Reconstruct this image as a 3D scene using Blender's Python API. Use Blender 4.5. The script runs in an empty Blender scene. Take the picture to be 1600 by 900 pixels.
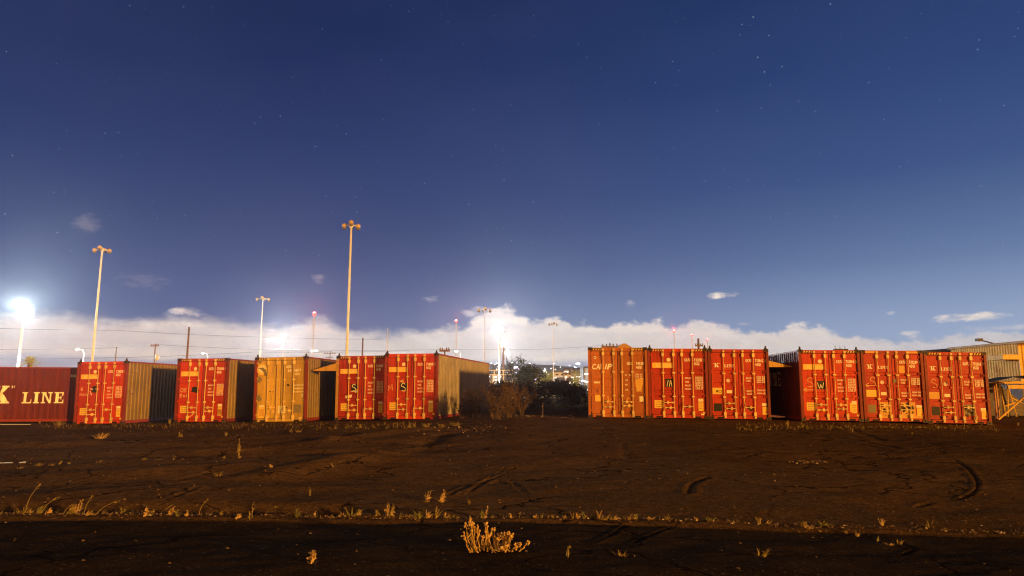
import bpy, math, random
import numpy as np
from mathutils import Vector, Matrix
R = math.radians
random.seed(7)
scene = bpy.context.scene

# ------------------------------------------------------------------ camera
CAMZ, PITCH, FPX = 1.3, R(8.37), 1067.0
cam_d = bpy.data.cameras.new('camera'); cam = bpy.data.objects.new('camera', cam_d)
scene.collection.objects.link(cam); scene.camera = cam
cam.location = (0, 0, CAMZ); cam.rotation_euler = (R(90) + PITCH, 0, 0)
cam_d.sensor_width = 36.0; cam_d.lens = 36.0 * FPX / 1600.0
cam_d.clip_start = 0.05; cam_d.clip_end = 12000
scene.view_settings.view_transform = 'Standard'; scene.view_settings.look = 'None'
scene.view_settings.exposure = 0.15; scene.view_settings.gamma = 1.0
scene.view_settings.use_curve_mapping = False
scene.cycles.use_denoising = True
scene.cycles.filter_width = 1.15
scene.cycles.max_bounces = 6; scene.cycles.diffuse_bounces = 3
scene.cycles.volume_bounces = 0
scene.cycles.sample_clamp_indirect = 4.0

def ray(px, py):
    a = (px - 800) / FPX; u = (450 - py) / FPX
    c, s = math.cos(PITCH), math.sin(PITCH)
    return Vector((a, c - u * s, s + u * c))
def at(px, py, Y):
    d = ray(px, py); t = Y / d.y
    return Vector((d.x * t, Y, CAMZ + d.z * t))
def azel(px, py):
    d = ray(px, py).normalized()
    return math.degrees(math.atan2(d.x, d.y)), math.degrees(math.asin(d.z))
def lin(r, g, b):
    f = lambda c: (c / 255 / 12.92) if c / 255 <= 0.04045 else ((c / 255 + 0.055) / 1.055) ** 2.4
    return (f(r), f(g), f(b), 1)

# ------------------------------------------------------------------ node helpers
class NT:
    def __init__(s, tree): s.t = tree; s.n = tree.nodes; s.l = tree.links
    def new(s, kind, **kw):
        n = s.n.new(kind)
        for k, v in kw.items(): setattr(n, k, v)
        return n
    def put(s, sock, v):
        if isinstance(v, bpy.types.NodeSocket): s.l.new(v, sock)
        else: sock.default_value = v
    def m(s, op, a, b=0.0, c=0.0, clamp=False):
        n = s.new('ShaderNodeMath', operation=op, use_clamp=clamp)
        s.put(n.inputs[0], a); s.put(n.inputs[1], b); s.put(n.inputs[2], c)
        return n.outputs[0]
    def smooth(s, v, a, b, lo=0.0, hi=1.0):
        n = s.new('ShaderNodeMapRange', interpolation_type='SMOOTHSTEP')
        s.put(n.inputs['Value'], v); n.inputs['From Min'].default_value = a; n.inputs['From Max'].default_value = b
        n.inputs['To Min'].default_value = lo; n.inputs['To Max'].default_value = hi
        return n.outputs['Result']
    def lerp(s, v, a, b, lo, hi):
        n = s.new('ShaderNodeMapRange')
        s.put(n.inputs['Value'], v); n.inputs['From Min'].default_value = a; n.inputs['From Max'].default_value = b
        n.inputs['To Min'].default_value = lo; n.inputs['To Max'].default_value = hi
        return n.outputs['Result']
    def ramp(s, fac, stops, interp='LINEAR'):
        n = s.new('ShaderNodeValToRGB'); n.color_ramp.interpolation = interp
        e = n.color_ramp.elements
        while len(e) < len(stops): e.new(0.5)
        for i, (p, c) in enumerate(stops): e[i].position = p; e[i].color = c
        s.put(n.inputs[0], fac); return n.outputs[0]
    def mix(s, f, a, b, blend='MIX'):
        n = s.new('ShaderNodeMix', data_type='RGBA', blend_type=blend)
        s.put(n.inputs[0], f); s.put(n.inputs[6], a); s.put(n.inputs[7], b)
        return n.outputs[2]
    def noise(s, vec, scale, detail=4, rough=0.55, dims='3D', dist=0.0):
        n = s.new('ShaderNodeTexNoise', noise_dimensions=dims)
        if vec is not None: s.put(n.inputs['Vector'], vec)
        n.inputs['Scale'].default_value = scale; n.inputs['Detail'].default_value = detail
        n.inputs['Roughness'].default_value = rough; n.inputs['Distortion'].default_value = dist
        return n.outputs['Fac']
    def xyz(s, x, y, z):
        n = s.new('ShaderNodeCombineXYZ')
        s.put(n.inputs[0], x); s.put(n.inputs[1], y); s.put(n.inputs[2], z); return n.outputs[0]

# ------------------------------------------------------------------ night sky
world = bpy.data.worlds.new('World'); scene.world = world; world.use_nodes = True
def build_sky():
    N = NT(world.node_tree); N.n.clear()
    out = N.new('ShaderNodeOutputWorld'); bg = N.new('ShaderNodeBackground')
    N.l.new(bg.outputs[0], out.inputs[0])
    tc = N.new('ShaderNodeTexCoord'); d = tc.outputs['Generated']
    sep = N.new('ShaderNodeSeparateXYZ'); N.l.new(d, sep.inputs[0]); x, y, z = sep.outputs
    el = N.m('MULTIPLY', N.m('ARCSINE', z), 57.29578)
    az = N.m('MULTIPLY', N.m('ARCTAN2', x, y), 57.29578)
    e01 = N.m('DIVIDE', el, 40.0, clamp=True)
    L = [(0.0, lin(112, 116, 152)), (0.13, lin(92, 100, 142)), (0.17, lin(80, 90, 136)), (0.24, lin(67, 79, 128)), (0.40, lin(48, 64, 117)), (0.6, lin(34, 50, 99)), (0.80, lin(22, 40, 84)), (1, lin(14, 27, 62))]
    Rr = [(0.0, lin(190, 196, 212)), (0.10, lin(168, 180, 206)), (0.17, lin(146, 160, 192)), (0.24, lin(120, 137, 174)), (0.40, lin(78, 98, 148)), (0.6, lin(50, 74, 126)), (0.80, lin(33, 60, 108)), (1, lin(20, 38, 78))]
    sky = N.mix(N.smooth(az, -25, 42), N.ramp(e01, L), N.ramp(e01, Rr))
    sky = N.mix(1.0, sky, N.mix(N.smooth(el, 3.0, 14.0), (.84, .93, .98, 1), (.54, .68, .75, 1)), 'MULTIPLY')
    # thin uneven air glow
    n0 = N.noise(N.xyz(N.m('MULTIPLY', az, 0.03), N.m('MULTIPLY', el, 0.08), 0.0), 1.0, 3)
    sky = N.mix(N.lerp(n0, 0.3, 0.7, 0.0, 0.06), sky, lin(120, 120, 165))
    # stars
    vo = N.new('ShaderNodeTexVoronoi', feature='F1'); N.l.new(d, vo.inputs['Vector']); vo.inputs['Scale'].default_value = 96.0
    sc = N.new('ShaderNodeSeparateColor'); N.l.new(vo.outputs['Color'], sc.inputs[0])
    st = N.m('POWER', N.smooth(vo.outputs['Distance'], 0.092, 0.0), 1.4)
    st = N.m('MULTIPLY', st, N.lerp(N.m('POWER', sc.outputs[0], 3.0), 0, 1, 0.16, 1.2))
    st = N.m('MULTIPLY', st, N.smooth(el, 7.0, 13.0))
    starcol = N.mix(sc.outputs[1], (0.75, 0.85, 1, 1), (1, 0.93, 0.8, 1))
    # cloud bank: outline given as elevation over azimuth
    pts = [(-200, 500), (0, 497), (100, 494), (170, 503), (230, 500), (275, 498), (330, 501), (420, 511), (470, 507), (498, 500), (540, 517), (620, 520), (690, 513), (730, 507), (760, 486), (785, 480), (812, 492), (840, 503), (866, 496), (900, 508), (935, 512), (962, 505), (1000, 507), (1025, 503), (1055, 510), (1086, 503), (1125, 511), (1165, 518), (1215, 519), (1238, 509), (1275, 516), (1312, 521), (1360, 531), (1420, 534), (1490, 524), (1540, 518), (1620, 516), (1800, 512)]
    fc = N.new('ShaderNodeFloatCurve'); cv = fc.mapping.curves[0]
    ae = [azel(px, py) for px, py in pts]
    for i, (a, e) in enumerate(ae):
        p = (0.5 + a / 100.0, e / 8.0)
        if i < 2: cv.points[i].location = p
        else: cv.points.new(*p)
    fc.mapping.use_clip = False; fc.mapping.update()
    N.put(fc.inputs['Value'], N.m('ADD', N.m('DIVIDE', az, 100.0), 0.5, clamp=True))
    top = N.m('MULTIPLY', fc.outputs[0], 8.0)
    na = N.noise(N.xyz(N.m('MULTIPLY', az, 0.55), N.m('MULTIPLY', el, 0.9), 3.0), 1.0, 6, 0.6)
    nb = N.noise(N.xyz(N.m('MULTIPLY', az, 0.16), N.m('MULTIPLY', el, 1.3), 9.0), 1.0, 5, 0.55)
    dtop = N.m('ADD', N.m('SUBTRACT', top, el), N.m('MULTIPLY', N.m('SUBTRACT', na, 0.5), N.smooth(az, -14, -2, 1.5, 2.5)))
    soft = N.smooth(az, -12, 0, 0.95, 0.42)
    al = N.smooth(N.m('DIVIDE', dtop, soft), -0.6, 0.75)
    al = N.m('MULTIPLY', al, N.lerp(nb, 0.3, 0.62, 0.72, 1.0))
    # right-hand part is thinner
    al = N.m('MULTIPLY', al, N.smooth(az, 24, 33, 1.0, 0.72))
    back = N.smooth(N.m('ABSOLUTE', az), 70, 130, 1.0, 0.0)
    al = N.m('MULTIPLY', al, back)
    nc = N.noise(N.xyz(N.m('MULTIPLY', az, 0.75), N.m('MULTIPLY', el, 1.5), 5.0), 1.0, 6, 0.62)
    # separate small clouds
    for px, py, w, h, s in [(1522, 495, 62, 7, .95), (1480, 499, 26, 7, .7), (1126, 461, 24, 5.5, 1.0), (1424, 520, 18, 4, .7), (1393, 489, 8, 3.5, .5), (290, 488, 34, 8, .85), (500, 436, 12, 9, .24), (137, 352, 26, 17, .16), (670, 467, 14, 6, .40), (986, 476, 9, 8, .35), (757, 483, 20, 6, .6), (225, 440, 42, 13, .12), (740, 490, 22, 6, .5), (1163, 506, 12, 3, .3), (1560, 512, 60, 6, .45)]:
        a0, e0 = azel(px, py); a1, _ = azel(px + w, py); _, e1 = azel(px, py - h)
        dx = N.m('DIVIDE', N.m('SUBTRACT', az, a0), a1 - a0); dy = N.m('DIVIDE', N.m('SUBTRACT', el, e0), e1 - e0)
        r = N.m('ADD', N.m('MULTIPLY', dx, dx), N.m('MULTIPLY', dy, dy))
        r = N.m('ADD', r, N.m('MULTIPLY', N.m('SUBTRACT', nc, 0.52), 5.2))
        al = N.m('MAXIMUM', al, N.m('MULTIPLY', N.smooth(r, 1.15, -0.9), s))
    warm = N.smooth(az, -38, -6)
    ccol = N.mix(warm, lin(240, 212, 196), lin(241, 226, 213))
    # lower bands of the bank lie in its own shade
    band = N.m('MULTIPLY', N.smooth(el, 5.4, 3.6), N.smooth(el, 2.6, 3.5))
    ccol = N.mix(N.m('MULTIPLY', band, N.lerp(nb, 0.38, 0.66, 0.0, 0.50)), ccol, lin(196, 186, 183))
    ccol = N.mix(N.lerp(nc, 0.36, 0.66, 0.0, 0.24), ccol, lin(188, 180, 184))
    ccol = N.mix(N.lerp(na, 0.50, 0.72, 0.0, 0.45), ccol, lin(250, 240, 230))
    col = N.mix(al, sky, ccol)
    # blue-grey air under the bank
    low = N.m('MULTIPLY', N.smooth(N.m('ADD', el, N.m('MULTIPLY', N.m('SUBTRACT', nb, 0.5), 0.8)), 2.55, 1.7), N.m('MULTIPLY', back, N.smooth(N.m('ABSOLUTE', N.m('SUBTRACT', az, 0.0)), 8, 40, 0.95, 0.35)))
    col = N.mix(low, col, lin(128, 138, 176))
    col = N.mix(N.smooth(el, -0.3, -2.0), col, lin(25, 24, 28))
    stc = N.mix(1.0, starcol, N.xyz(st, st, st), 'MULTIPLY')
    clear = N.m('SUBTRACT', 1.0, al)
    stc = N.mix(1.0, stc, N.xyz(clear, clear, clear), 'MULTIPLY')
    col = N.mix(1.0, col, stc, 'ADD')
    rear_fill = N.smooth(N.m('ABSOLUTE', az), 58, 100)  # warm glow added in the unseen sky behind camera to fill shaded sides
    col = N.mix(rear_fill, col, N.ramp(e01, [(0.0, (1.8, .80, .16, 1)), (0.3, (.62, .27, .07, 1)), (0.7, lin(44, 36, 38)), (1.0, lin(24, 24, 36))]))
    N.l.new(col, bg.inputs['Color']); bg.inputs['Strength'].default_value = 1.0
build_sky()

# sodium light of the yard, low over the camera's right shoulder
SUN_EL, SUN_AZ = R(5.5), R(45)
sun_d = bpy.data.lights.new('yard_light', 'SUN'); sun = bpy.data.objects.new('yard_light', sun_d)
scene.collection.objects.link(sun)
sun_d.energy = 4.5; sun_d.color = (1.0, 0.47, 0.085); sun_d.angle = R(2.0)
sun_dir = Vector((-math.sin(SUN_AZ) * math.cos(SUN_EL), math.cos(SUN_AZ) * math.cos(SUN_EL), -math.sin(SUN_EL)))
sun.rotation_euler = sun_dir.to_track_quat('-Z', 'Y').to_euler()

# ------------------------------------------------------------------ mesh helpers
class MB:
    def __init__(s): s.v = []; s.f = []; s.mi = []; s.sm = []
    def add(s, verts, faces, mi=0, smooth=False):
        o = len(s.v); s.v += [tuple(p) for p in verts]
        for f in faces: s.f.append([i + o for i in f]); s.mi.append(mi); s.sm.append(smooth)
    def box(s, x0, x1, y0, y1, z0, z1, mi=0):
        s.add([(x0, y0, z0), (x1, y0, z0), (x1, y1, z0), (x0, y1, z0), (x0, y0, z1), (x1, y0, z1), (x1, y1, z1), (x0, y1, z1)],
              [(0, 3, 2, 1), (4, 5, 6, 7), (0, 1, 5, 4), (1, 2, 6, 5), (2, 3, 7, 6), (3, 0, 4, 7)], mi)
    def tube(s, pts, rad, n=8, mi=0, cap=True):
        pts = [Vector(p) for p in pts]
        if not hasattr(rad, '__len__'): rad = [rad] * len(pts)
        rings = []; o = len(s.v); vs = []
        for i, p in enumerate(pts):
            a = pts[max(i - 1, 0)]; b = pts[min(i + 1, len(pts) - 1)]
            t = (b - a).normalized() if (b - a).length > 1e-9 else Vector((0, 0, 1))
            u = t.cross(Vector((0, 0, 1)))
            if u.length < 1e-3: u = t.cross(Vector((1, 0, 0)))
            u.normalize(); w = t.cross(u)
            for k in range(n):
                q = 2 * math.pi * k / n
                vs.append(p + (u * math.cos(q) + w * math.sin(q)) * rad[i])
        fs = []
        for i in range(len(pts) - 1):
            for k in range(n):
                a = i * n + k; b = i * n + (k + 1) % n
                fs.append((a, b, b + n, a + n))
        if cap:
            fs.append(tuple(range(n))); fs.append(tuple(range((len(pts) - 1) * n, len(pts) * n))[::-1])
        s.add(vs, fs, mi, True)
    def lathe(s, prof, n=16, c=(0, 0, 0), mi=0):
        vs = []; fs = []
        for r, z in prof:
            for k in range(n):
                q = 2 * math.pi * k / n
                vs.append((c[0] + r * math.cos(q), c[1] + r * math.sin(q), c[2] + z))
        for i in range(len(prof) - 1):
            for k in range(n):
                a = i * n + k; b = i * n + (k + 1) % n
                fs.append((a, b, b + n, a + n))
        fs.append(tuple(range(n))[::-1]); fs.append(tuple(range((len(prof) - 1) * n, len(prof) * n)))
        s.add(vs, fs, mi, True)
    def ball(s, c, r, mi=0, n=6, m=4, sq=1.0):
        prof = [(max(r * math.sin(math.pi * i / m), r * 0.02), -r * sq * math.cos(math.pi * i / m)) for i in range(m + 1)]
        s.lathe(prof, n, c, mi)
    def quad(s, a, b, c, d, mi=0): s.add([a, b, c, d], [(0, 1, 2, 3)], mi)
    def build(s, name, mats, parent=None, loc=None):
        me = bpy.data.meshes.new(name); me.from_pydata(s.v, [], s.f)
        if not isinstance(mats, (list, tuple)): mats = [mats]
        for m in mats: me.materials.append(m)
        if s.f:
            me.polygons.foreach_set('material_index', s.mi); me.polygons.foreach_set('use_smooth', s.sm)
        me.update()
        o = bpy.data.objects.new(name, me); scene.collection.objects.link(o)
        if parent: o.parent = parent
        if loc is not None: o.location = loc
        return o
def tag(o, label=None, cat=None, group=None, kind=None):
    for k, v in (('label', label), ('category', cat), ('group', group), ('kind', kind)):
        if v: o[k] = v
    return o
def thing(name, label, cat, loc=(0, 0, 0), rot=(0, 0, 0), group=None):
    o = bpy.data.objects.new(name, None); scene.collection.objects.link(o)
    o.location = loc; o.rotation_euler = rot; o.empty_display_size = 0.3
    return tag(o, label, cat, group)
def copy_thing(o, loc=None, rot=None):
    kids = [k for k in o.children]
    r = o.copy(); scene.collection.objects.link(r)
    if loc is not None: r.location = loc
    if rot is not None: r.rotation_euler = rot
    for ch in kids:
        c = ch.copy(); scene.collection.objects.link(c); c.parent = r
        for g in list(ch.children):
            d = g.copy(); scene.collection.objects.link(d); d.parent = c
    return r

# ------------------------------------------------------------------ materials
def pbr(name, col, rough=0.6, metal=0.0, build=None, emit=None, estr=0.0, sub=None):
    m = bpy.data.materials.new(name); m.use_nodes = True
    N = NT(m.node_tree); b = N.n['Principled BSDF']
    b.inputs['Base Color'].default_value = (*col[:3], 1); b.inputs['Roughness'].default_value = rough
    b.inputs['Metallic'].default_value = metal; b.inputs['Specular IOR Level'].default_value = 0.35
    if emit: b.inputs['Emission Color'].default_value = (*emit[:3], 1); b.inputs['Emission Strength'].default_value = estr
    if build: build(N, b)
    return m
def weathered(name, col, rust=(0.13, 0.045, 0.015), amount=0.5, rough=0.55, fade=0.25, metal=0.0, streak=True):
    """painted steel: uneven fading, vertical dirt runs, rust freckles"""
    def bld(N, b):
        tc = N.new('ShaderNodeTexCoord'); oi = N.new('ShaderNodeObjectInfo')
        off = N.m('MULTIPLY', oi.outputs['Random'], 37.0)
        add = N.new('ShaderNodeVectorMath', operation='ADD')
        N.l.new(tc.outputs['Object'], add.inputs[0]); N.l.new(N.xyz(off, off, off), add.inputs[1])
        v = add.outputs[0]
        n1 = N.noise(v, 1.3, 5, 0.6)
        n2 = N.noise(v, 9.0, 5, 0.65)
        mp = N.new('ShaderNodeMapping'); N.l.new(v, mp.inputs[0]); mp.inputs['Scale'].default_value = (9, 9, 0.7)
        n3 = N.noise(mp.outputs[0], 1.0, 4, 0.6)
        lc = tuple(min(1, c * 1.25 + 0.03) for c in col); dk = tuple(c * 0.62 for c in col)
        c = N.mix(N.lerp(n1, 0.35, 0.68, 0.0, 1.0), (*dk, 1), (*lc, 1))
        c = N.mix(1.0 - fade, c, (*col, 1))
        if streak: c = N.mix(N.lerp(n3, 0.48, 0.72, 0.0, 0.65), c, (col[0] * 0.45, col[1] * 0.5, col[2] * 0.5, 1))
        vr = N.lerp(oi.outputs['Random'], 0, 1, 0.74, 1.08)
        c = N.mix(1.0, c, N.xyz(vr, vr, vr), 'MULTIPLY')
        rs = N.smooth(N.m('ADD', N.m('MULTIPLY', n2, 0.7), N.m('MULTIPLY', n1, 0.3)), 0.66 - 0.12 * amount, 0.72 - 0.08 * amount)
        c = N.mix(rs, c, (*rust, 1))
        N.l.new(c, b.inputs['Base Color'])
        N.l.new(N.lerp(n2, 0.3, 0.7, rough - 0.12, rough + 0.2), b.inputs['Roughness'])
        bp = N.new('ShaderNodeBump'); bp.inputs['Strength'].default_value = 0.25; bp.inputs['Distance'].default_value = 0.01
        N.l.new(N.m('ADD', N.m('MULTIPLY', n1, 0.8), N.m('MULTIPLY', n2, 0.2)), bp.inputs['Height']); N.l.new(bp.outputs[0], b.inputs['Normal'])
    return pbr(name, col, rough, metal, bld)
RED = weathered('red_paint', (0.55, 0.036, 0.003), amount=0.55, fade=0.45)
RED2 = weathered('dark_red_paint', (0.45, 0.026, 0.004), amount=0.65, fade=0.5)
ORANGE = weathered('orange_brown_paint', (0.48, 0.135, 0.015), amount=0.7)
TAN = weathered('yellow_tan_paint', (0.58, 0.36, 0.06), amount=0.5)
SIDE = weathered('faded_side_paint', (0.24, 0.155, 0.045), amount=0.9, fade=0.5)
DIMRED = weathered('dimmed_red_wall_paint', (0.17, 0.013, 0.005), amount=0.4)  # red darkened in the paint to imitate weaker lamp light on this wall
GREYSIDE = weathered('grey_streaked_side_paint', (0.30, 0.25, 0.17), amount=0.9, fade=0.6)
MAROON = weathered('maroon_side_paint', (0.12, 0.018, 0.012), amount=0.5)
POST = weathered('post_rust_paint', (0.24, 0.026, 0.012), amount=0.9)
POSTY = weathered('ochre_post_paint', (0.55, 0.30, 0.08), amount=0.5)
ROOFM = weathered('roof_paint', (0.16, 0.10, 0.07), amount=0.9)
CAST = weathered('casting_steel', (0.06, 0.035, 0.022), amount=1.0)
GALV = weathered('zinc_rod', (0.80, 0.58, 0.24), rust=(0.3, 0.16, 0.06), amount=0.25, rough=0.45, streak=False)
RUBBER = pbr('black_rubber', (0.012, 0.011, 0.010), 0.8)
def worn(name, col, hide=(0.40, 0.03, 0.012), lo=0.36, hi=0.48):
    def bld(N, b):
        tc = N.new('ShaderNodeTexCoord')
        n = N.noise(tc.outputs['Object'], 23.0, 4, 0.7)
        n2 = N.noise(tc.outputs['Object'], 3.0, 3, 0.6)
        f = N.smooth(N.m('ADD', N.m('MULTIPLY', n, 0.7), N.m('MULTIPLY', n2, 0.3)), lo, hi)
        N.l.new(N.mix(f, (*hide, 1), (*col, 1)), b.inputs['Base Color'])
    return pbr(name, col, 0.6, 0, bld)
WHITE = worn('white_lettering', (0.88, 0.84, 0.72), lo=0.16, hi=0.26)
CREAM = worn('cream_sticker', (0.80, 0.74, 0.55), (0.55, 0.45, 0.25))
YELLOW = worn('yellow_sticker', (0.82, 0.55, 0.10), (0.65, 0.38, 0.06))
YELLOW2 = worn('ochre_patch_paint', (0.66, 0.36, 0.07), (0.45, 0.17, 0.03), 0.34, 0.5)
PALEY = worn('pale_yellow_ghost', (0.85, 0.68, 0.30), (0.80, 0.56, 0.14))
BLACKP = worn('black_patch_paint', (0.016, 0.013, 0.010), (0.05, 0.02, 0.012), 0.25, 0.4)
GRAF = worn('chalk_graffiti', (0.66, 0.40, 0.18), (0.50, 0.06, 0.02), 0.36, 0.52)
GRAFW = worn('white_graffiti', (0.74, 0.66, 0.50), (0.10, 0.07, 0.05), 0.28, 0.40)
DARKTXT = pbr('dark_print', (0.10, 0.06, 0.02), 0.7)
SPOT = worn('dark_rust_spot', (0.030, 0.014, 0.010), (0.10, 0.03, 0.012))
GREENL = worn('faded_green_print', (0.20, 0.16, 0.09), (0.32, 0.24, 0.10))
DECALS = [WHITE, YELLOW, BLACKP, GRAF, GRAFW, CREAM, DARKTXT, PALEY, YELLOW2, SPOT, GREENL, RUBBER]
W_, Y_, B_, G_, GW_, C_, D_, PY_, Y2_, S_, GL_, RB_ = range(1, 13)

# ------------------------------------------------------------------ letters
GLY = {}
def load_glyphs():
    cu = bpy.data.curves.new('type', 'FONT'); cu.resolution_u = 2; cu.offset = 0.032
    o = bpy.data.objects.new('type', cu); scene.collection.objects.link(o)
    for ch in 'ABCDEFGHIJKLMNOPQRSTUVWXYZ0123456789.,abcdefghijklmnopqrstuvwxyz':
        cu.body = ch; bpy.context.view_layer.update()
        e = o.evaluated_get(bpy.context.evaluated_depsgraph_get()); me = e.to_mesh()
        vs = [(v.co.x, v.co.y) for v in me.vertices]; fs = [tuple(p.vertices) for p in me.polygons]
        if vs:
            x0 = min(v[0] for v in vs)
            GLY[ch] = ([(a - x0, b) for a, b in vs], fs, max(v[0] for v in vs) - x0)
        e.to_mesh_clear()
    bpy.data.objects.remove(o); bpy.data.curves.remove(cu)
load_glyphs()
CAP = max(v[1] for v in GLY['H'][0])
def text2d(s, gap=0.09):
    """list of (verts2d, faces) in a box one cap-height tall"""
    x = 0; out = []
    for ch in s:
        if ch == ' ': x += 0.34; continue
        vs, fs, w = GLY[ch]
        out.append(([((a + x) / CAP, b / CAP) for a, b in vs], fs)); x += w + gap
    return out, (x - gap) / CAP
def serif(ch):
    Q = {'K': [[(0, 0), (.50, 0), (.50, .09), (0, .09)], [(0, .91), (.50, .91), (.50, 1), (0, 1)], [(.11, .09), (.39, .09), (.39, .91), (.11, .91)],
               [(.39, .30), (.55, .44), (.98, .91), (.68, .91)], [(.42, .52), (.64, .64), (1.06, .09), (.66, .09)], [(.62, 0), (1.12, 0), (1.12, .09), (.62, .09)], [(.64, .91), (1.06, .91), (1.06, 1), (.64, 1)]],
         'L': [[(0, 0), (.85, 0), (.85, .10), (0, .10)], [(0, .90), (.52, .90), (.52, 1), (0, 1)], [(.13, .10), (.39, .10), (.39, .90), (.13, .90)], [(.74, .10), (.85, .10), (.85, .36), (.80, .36)]],
         'I': [[(0, 0), (.52, 0), (.52, .10), (0, .10)], [(0, .90), (.52, .90), (.52, 1), (0, 1)], [(.13, .10), (.39, .10), (.39, .90), (.13, .90)]],
         'N': [[(0, 0), (.38, 0), (.38, .10), (0, .10)], [(0, .90), (.42, .90), (.42, 1), (0, 1)], [(.13, .10), (.23, .10), (.23, .90), (.13, .90)], [(.14, .90), (.42, .90), (.92, 0), (.76, 0)], [(.62, .90), (1.02, .90), (1.02, 1), (.62, 1)], [(.78, .12), (.90, .12), (.90, .90), (.78, .90)]],
         'E': [[(0, 0), (.86, 0), (.86, .10), (0, .10)], [(0, .90), (.84, .90), (.84, 1), (0, 1)], [(.13, .10), (.39, .10), (.39, .90), (.13, .90)], [(.39, .45), (.66, .45), (.66, .56), (.39, .56)], [(.60, .34), (.68, .34), (.68, .67), (.60, .67)], [(.75, .10), (.86, .10), (.86, .34), (.82, .34)], [(.74, .68), (.80, .68), (.84, .90), (.74, .90)]]}
    return Q[ch]
def kline(x, z, hk, hl, gapk, step, qm=True, wide=1.0):
    """quoted K and LINE as convex polygons; x,z bottom-left of K"""
    P = []
    for q in serif('K'): P.append([(x + a * hk * wide, z + b * hk) for a, b in q])
    if qm:
        for sx in (-.30, -.17, 1.16, 1.29):
            P.append([(x + (sx + .02) * hk * wide, z + .86 * hk), (x + (sx + .07) * hk * wide, z + .86 * hk), (x + (sx + .09) * hk * wide, z + 1.0 * hk), (x + sx * hk * wide, z + 1.0 * hk)])
    xx = x + gapk
    for ch in 'LINE':
        for q in serif(ch): P.append([(xx + a * hl * wide, z + b * hl) for a, b in q])
        xx += ({'L': .85, 'I': .52, 'N': 1.02, 'E': .86}[ch] * wide) * hl + step
    return P

# ------------------------------------------------------------------ ground
def _hash(ix, iy, seed):
    h = (ix.astype(np.int64) * 374761393 + iy.astype(np.int64) * 668265263 + seed * 1442695041) & 0x7fffffff
    h = ((h ^ (h >> 13)) * 1274126177) & 0x7fffffff
    return ((h ^ (h >> 16)) & 0xffff) / 65535.0
def vnoise(x, y, seed=0):
    ix = np.floor(x); iy = np.floor(y); fx = x - ix; fy = y - iy
    fx = fx * fx * (3 - 2 * fx); fy = fy * fy * (3 - 2 * fy)
    a = _hash(ix, iy, seed); b = _hash(ix + 1, iy, seed); c = _hash(ix, iy + 1, seed); d = _hash(ix + 1, iy + 1, seed)
    return (a * (1 - fx) + b * fx) * (1 - fy) + (c * (1 - fx) + d * fx) * fy - 0.5
CX = np.array([-60, -36, -24, -19.2, -14.2, -10.3, -6.8, -4.4, 0, 4.4, 6.9, 9.4, 13.0, 15.5, 18.0, 30, 60.])
CZ = np.array([-.28, -.28, -.30, -.37, -.26, -.22, -.15, -.10, .12, .07, .035, .0, -.05, -.08, -.15, -.2, -.2])
MARKS = []          # (polyline of ground xy, half width, depth, ridge)
def edge_y(x): return 7.48 + np.where(np.asarray(x) > .3, -.135 * (np.asarray(x) - .3), 0.0)      # edge of the near asphalt
def ground_flat(x, y):
    x = np.asarray(x, float); y = np.asarray(y, float)
    zc = np.interp(x, CX, CZ)
    d = y - edge_y(x)
    near = np.interp(d, [-40, -4.0, -2.4, -.06, .0, .10, 1.2, 5, 11], [.20, .13, .075, -.092, -.096, -.074, -.060, -.03, 0.0])
    t = np.clip((y - 9) / 19, 0, 1); t = t * t * (3 - 2 * t)
    z = near * (1 - t) + zc * t
    far = np.clip((y - 45) / 250, 0, 1)
    return z * (1 - far) - 1.2 * far
def ground_np(x, y):
    x = np.asarray(x, float); y = np.asarray(y, float)
    z = ground_flat(x, y)
    fade = np.clip((150 - y) / 100, 0, 1) * np.clip((y + 20) / 20, 0, 1)
    att = np.where(y > 26, 0.45, 1.0)
    left = np.clip((-x + 1.0 + 0.1 * y) / 8, 0, 1) * np.clip((y - 7.5) / 2.5, 0, 1) * np.clip((27 - y) / 4, 0, 1)
    xr = x * .97 + y * .25; yr = y * .97 - x * .25
    z = z + fade * att * (.085 * vnoise(x / 5.5, y / 3.6, 1) + .05 * vnoise(xr / 1.9, yr / 1.4, 2) * np.clip(y / 9, .5, 1) + .020 * vnoise(xr / .75, yr / .45, 3) + .010 * vnoise(xr / .24, yr / .17, 4))
    z = z + left * (.20 * vnoise(xr / 6.5, yr / 2.3, 5) + .08 * vnoise(xr / 2.1, yr / .8, 6))
    for pl, hw, dep, rid in MARKS:
        P = np.array(pl); best = np.full(x.shape, 1e9)
        x0, y0 = P.min(0) - 1; x1, y1 = P.max(0) + 1
        m = (x > x0) & (x < x1) & (y > y0) & (y < y1)
        if not m.any(): continue
        xs = x[m]; ys = y[m]; b = np.full(xs.shape, 1e9)
        wob = .06 * vnoise(xs / .7, ys / .7, 11) + .05 * vnoise(xs / .2, ys / .2, 12)
        for (ax, ay), (bx, by) in zip(P[:-1], P[1:]):
            L2 = (bx - ax) ** 2 + (by - ay) ** 2 + 1e-9
            tt = np.clip(((xs - ax) * (bx - ax) + (ys - ay) * (by - ay)) / L2, 0, 1)
            b = np.minimum(b, np.hypot(xs - ax - tt * (bx - ax), ys - ay - tt * (by - ay)))
        b = np.abs(b + wob * min(1, hw * 8))
        dep *= .26; rid *= .26; hw *= .62
        dz = -dep * np.exp(-(b / hw) ** 2) + rid * np.exp(-((b - 2 * hw) / hw) ** 2)
        z[m] = z[m] + dz
    return z
def gz(x, y): return float(ground_np(np.array([x]), np.array([y]))[0])
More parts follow.
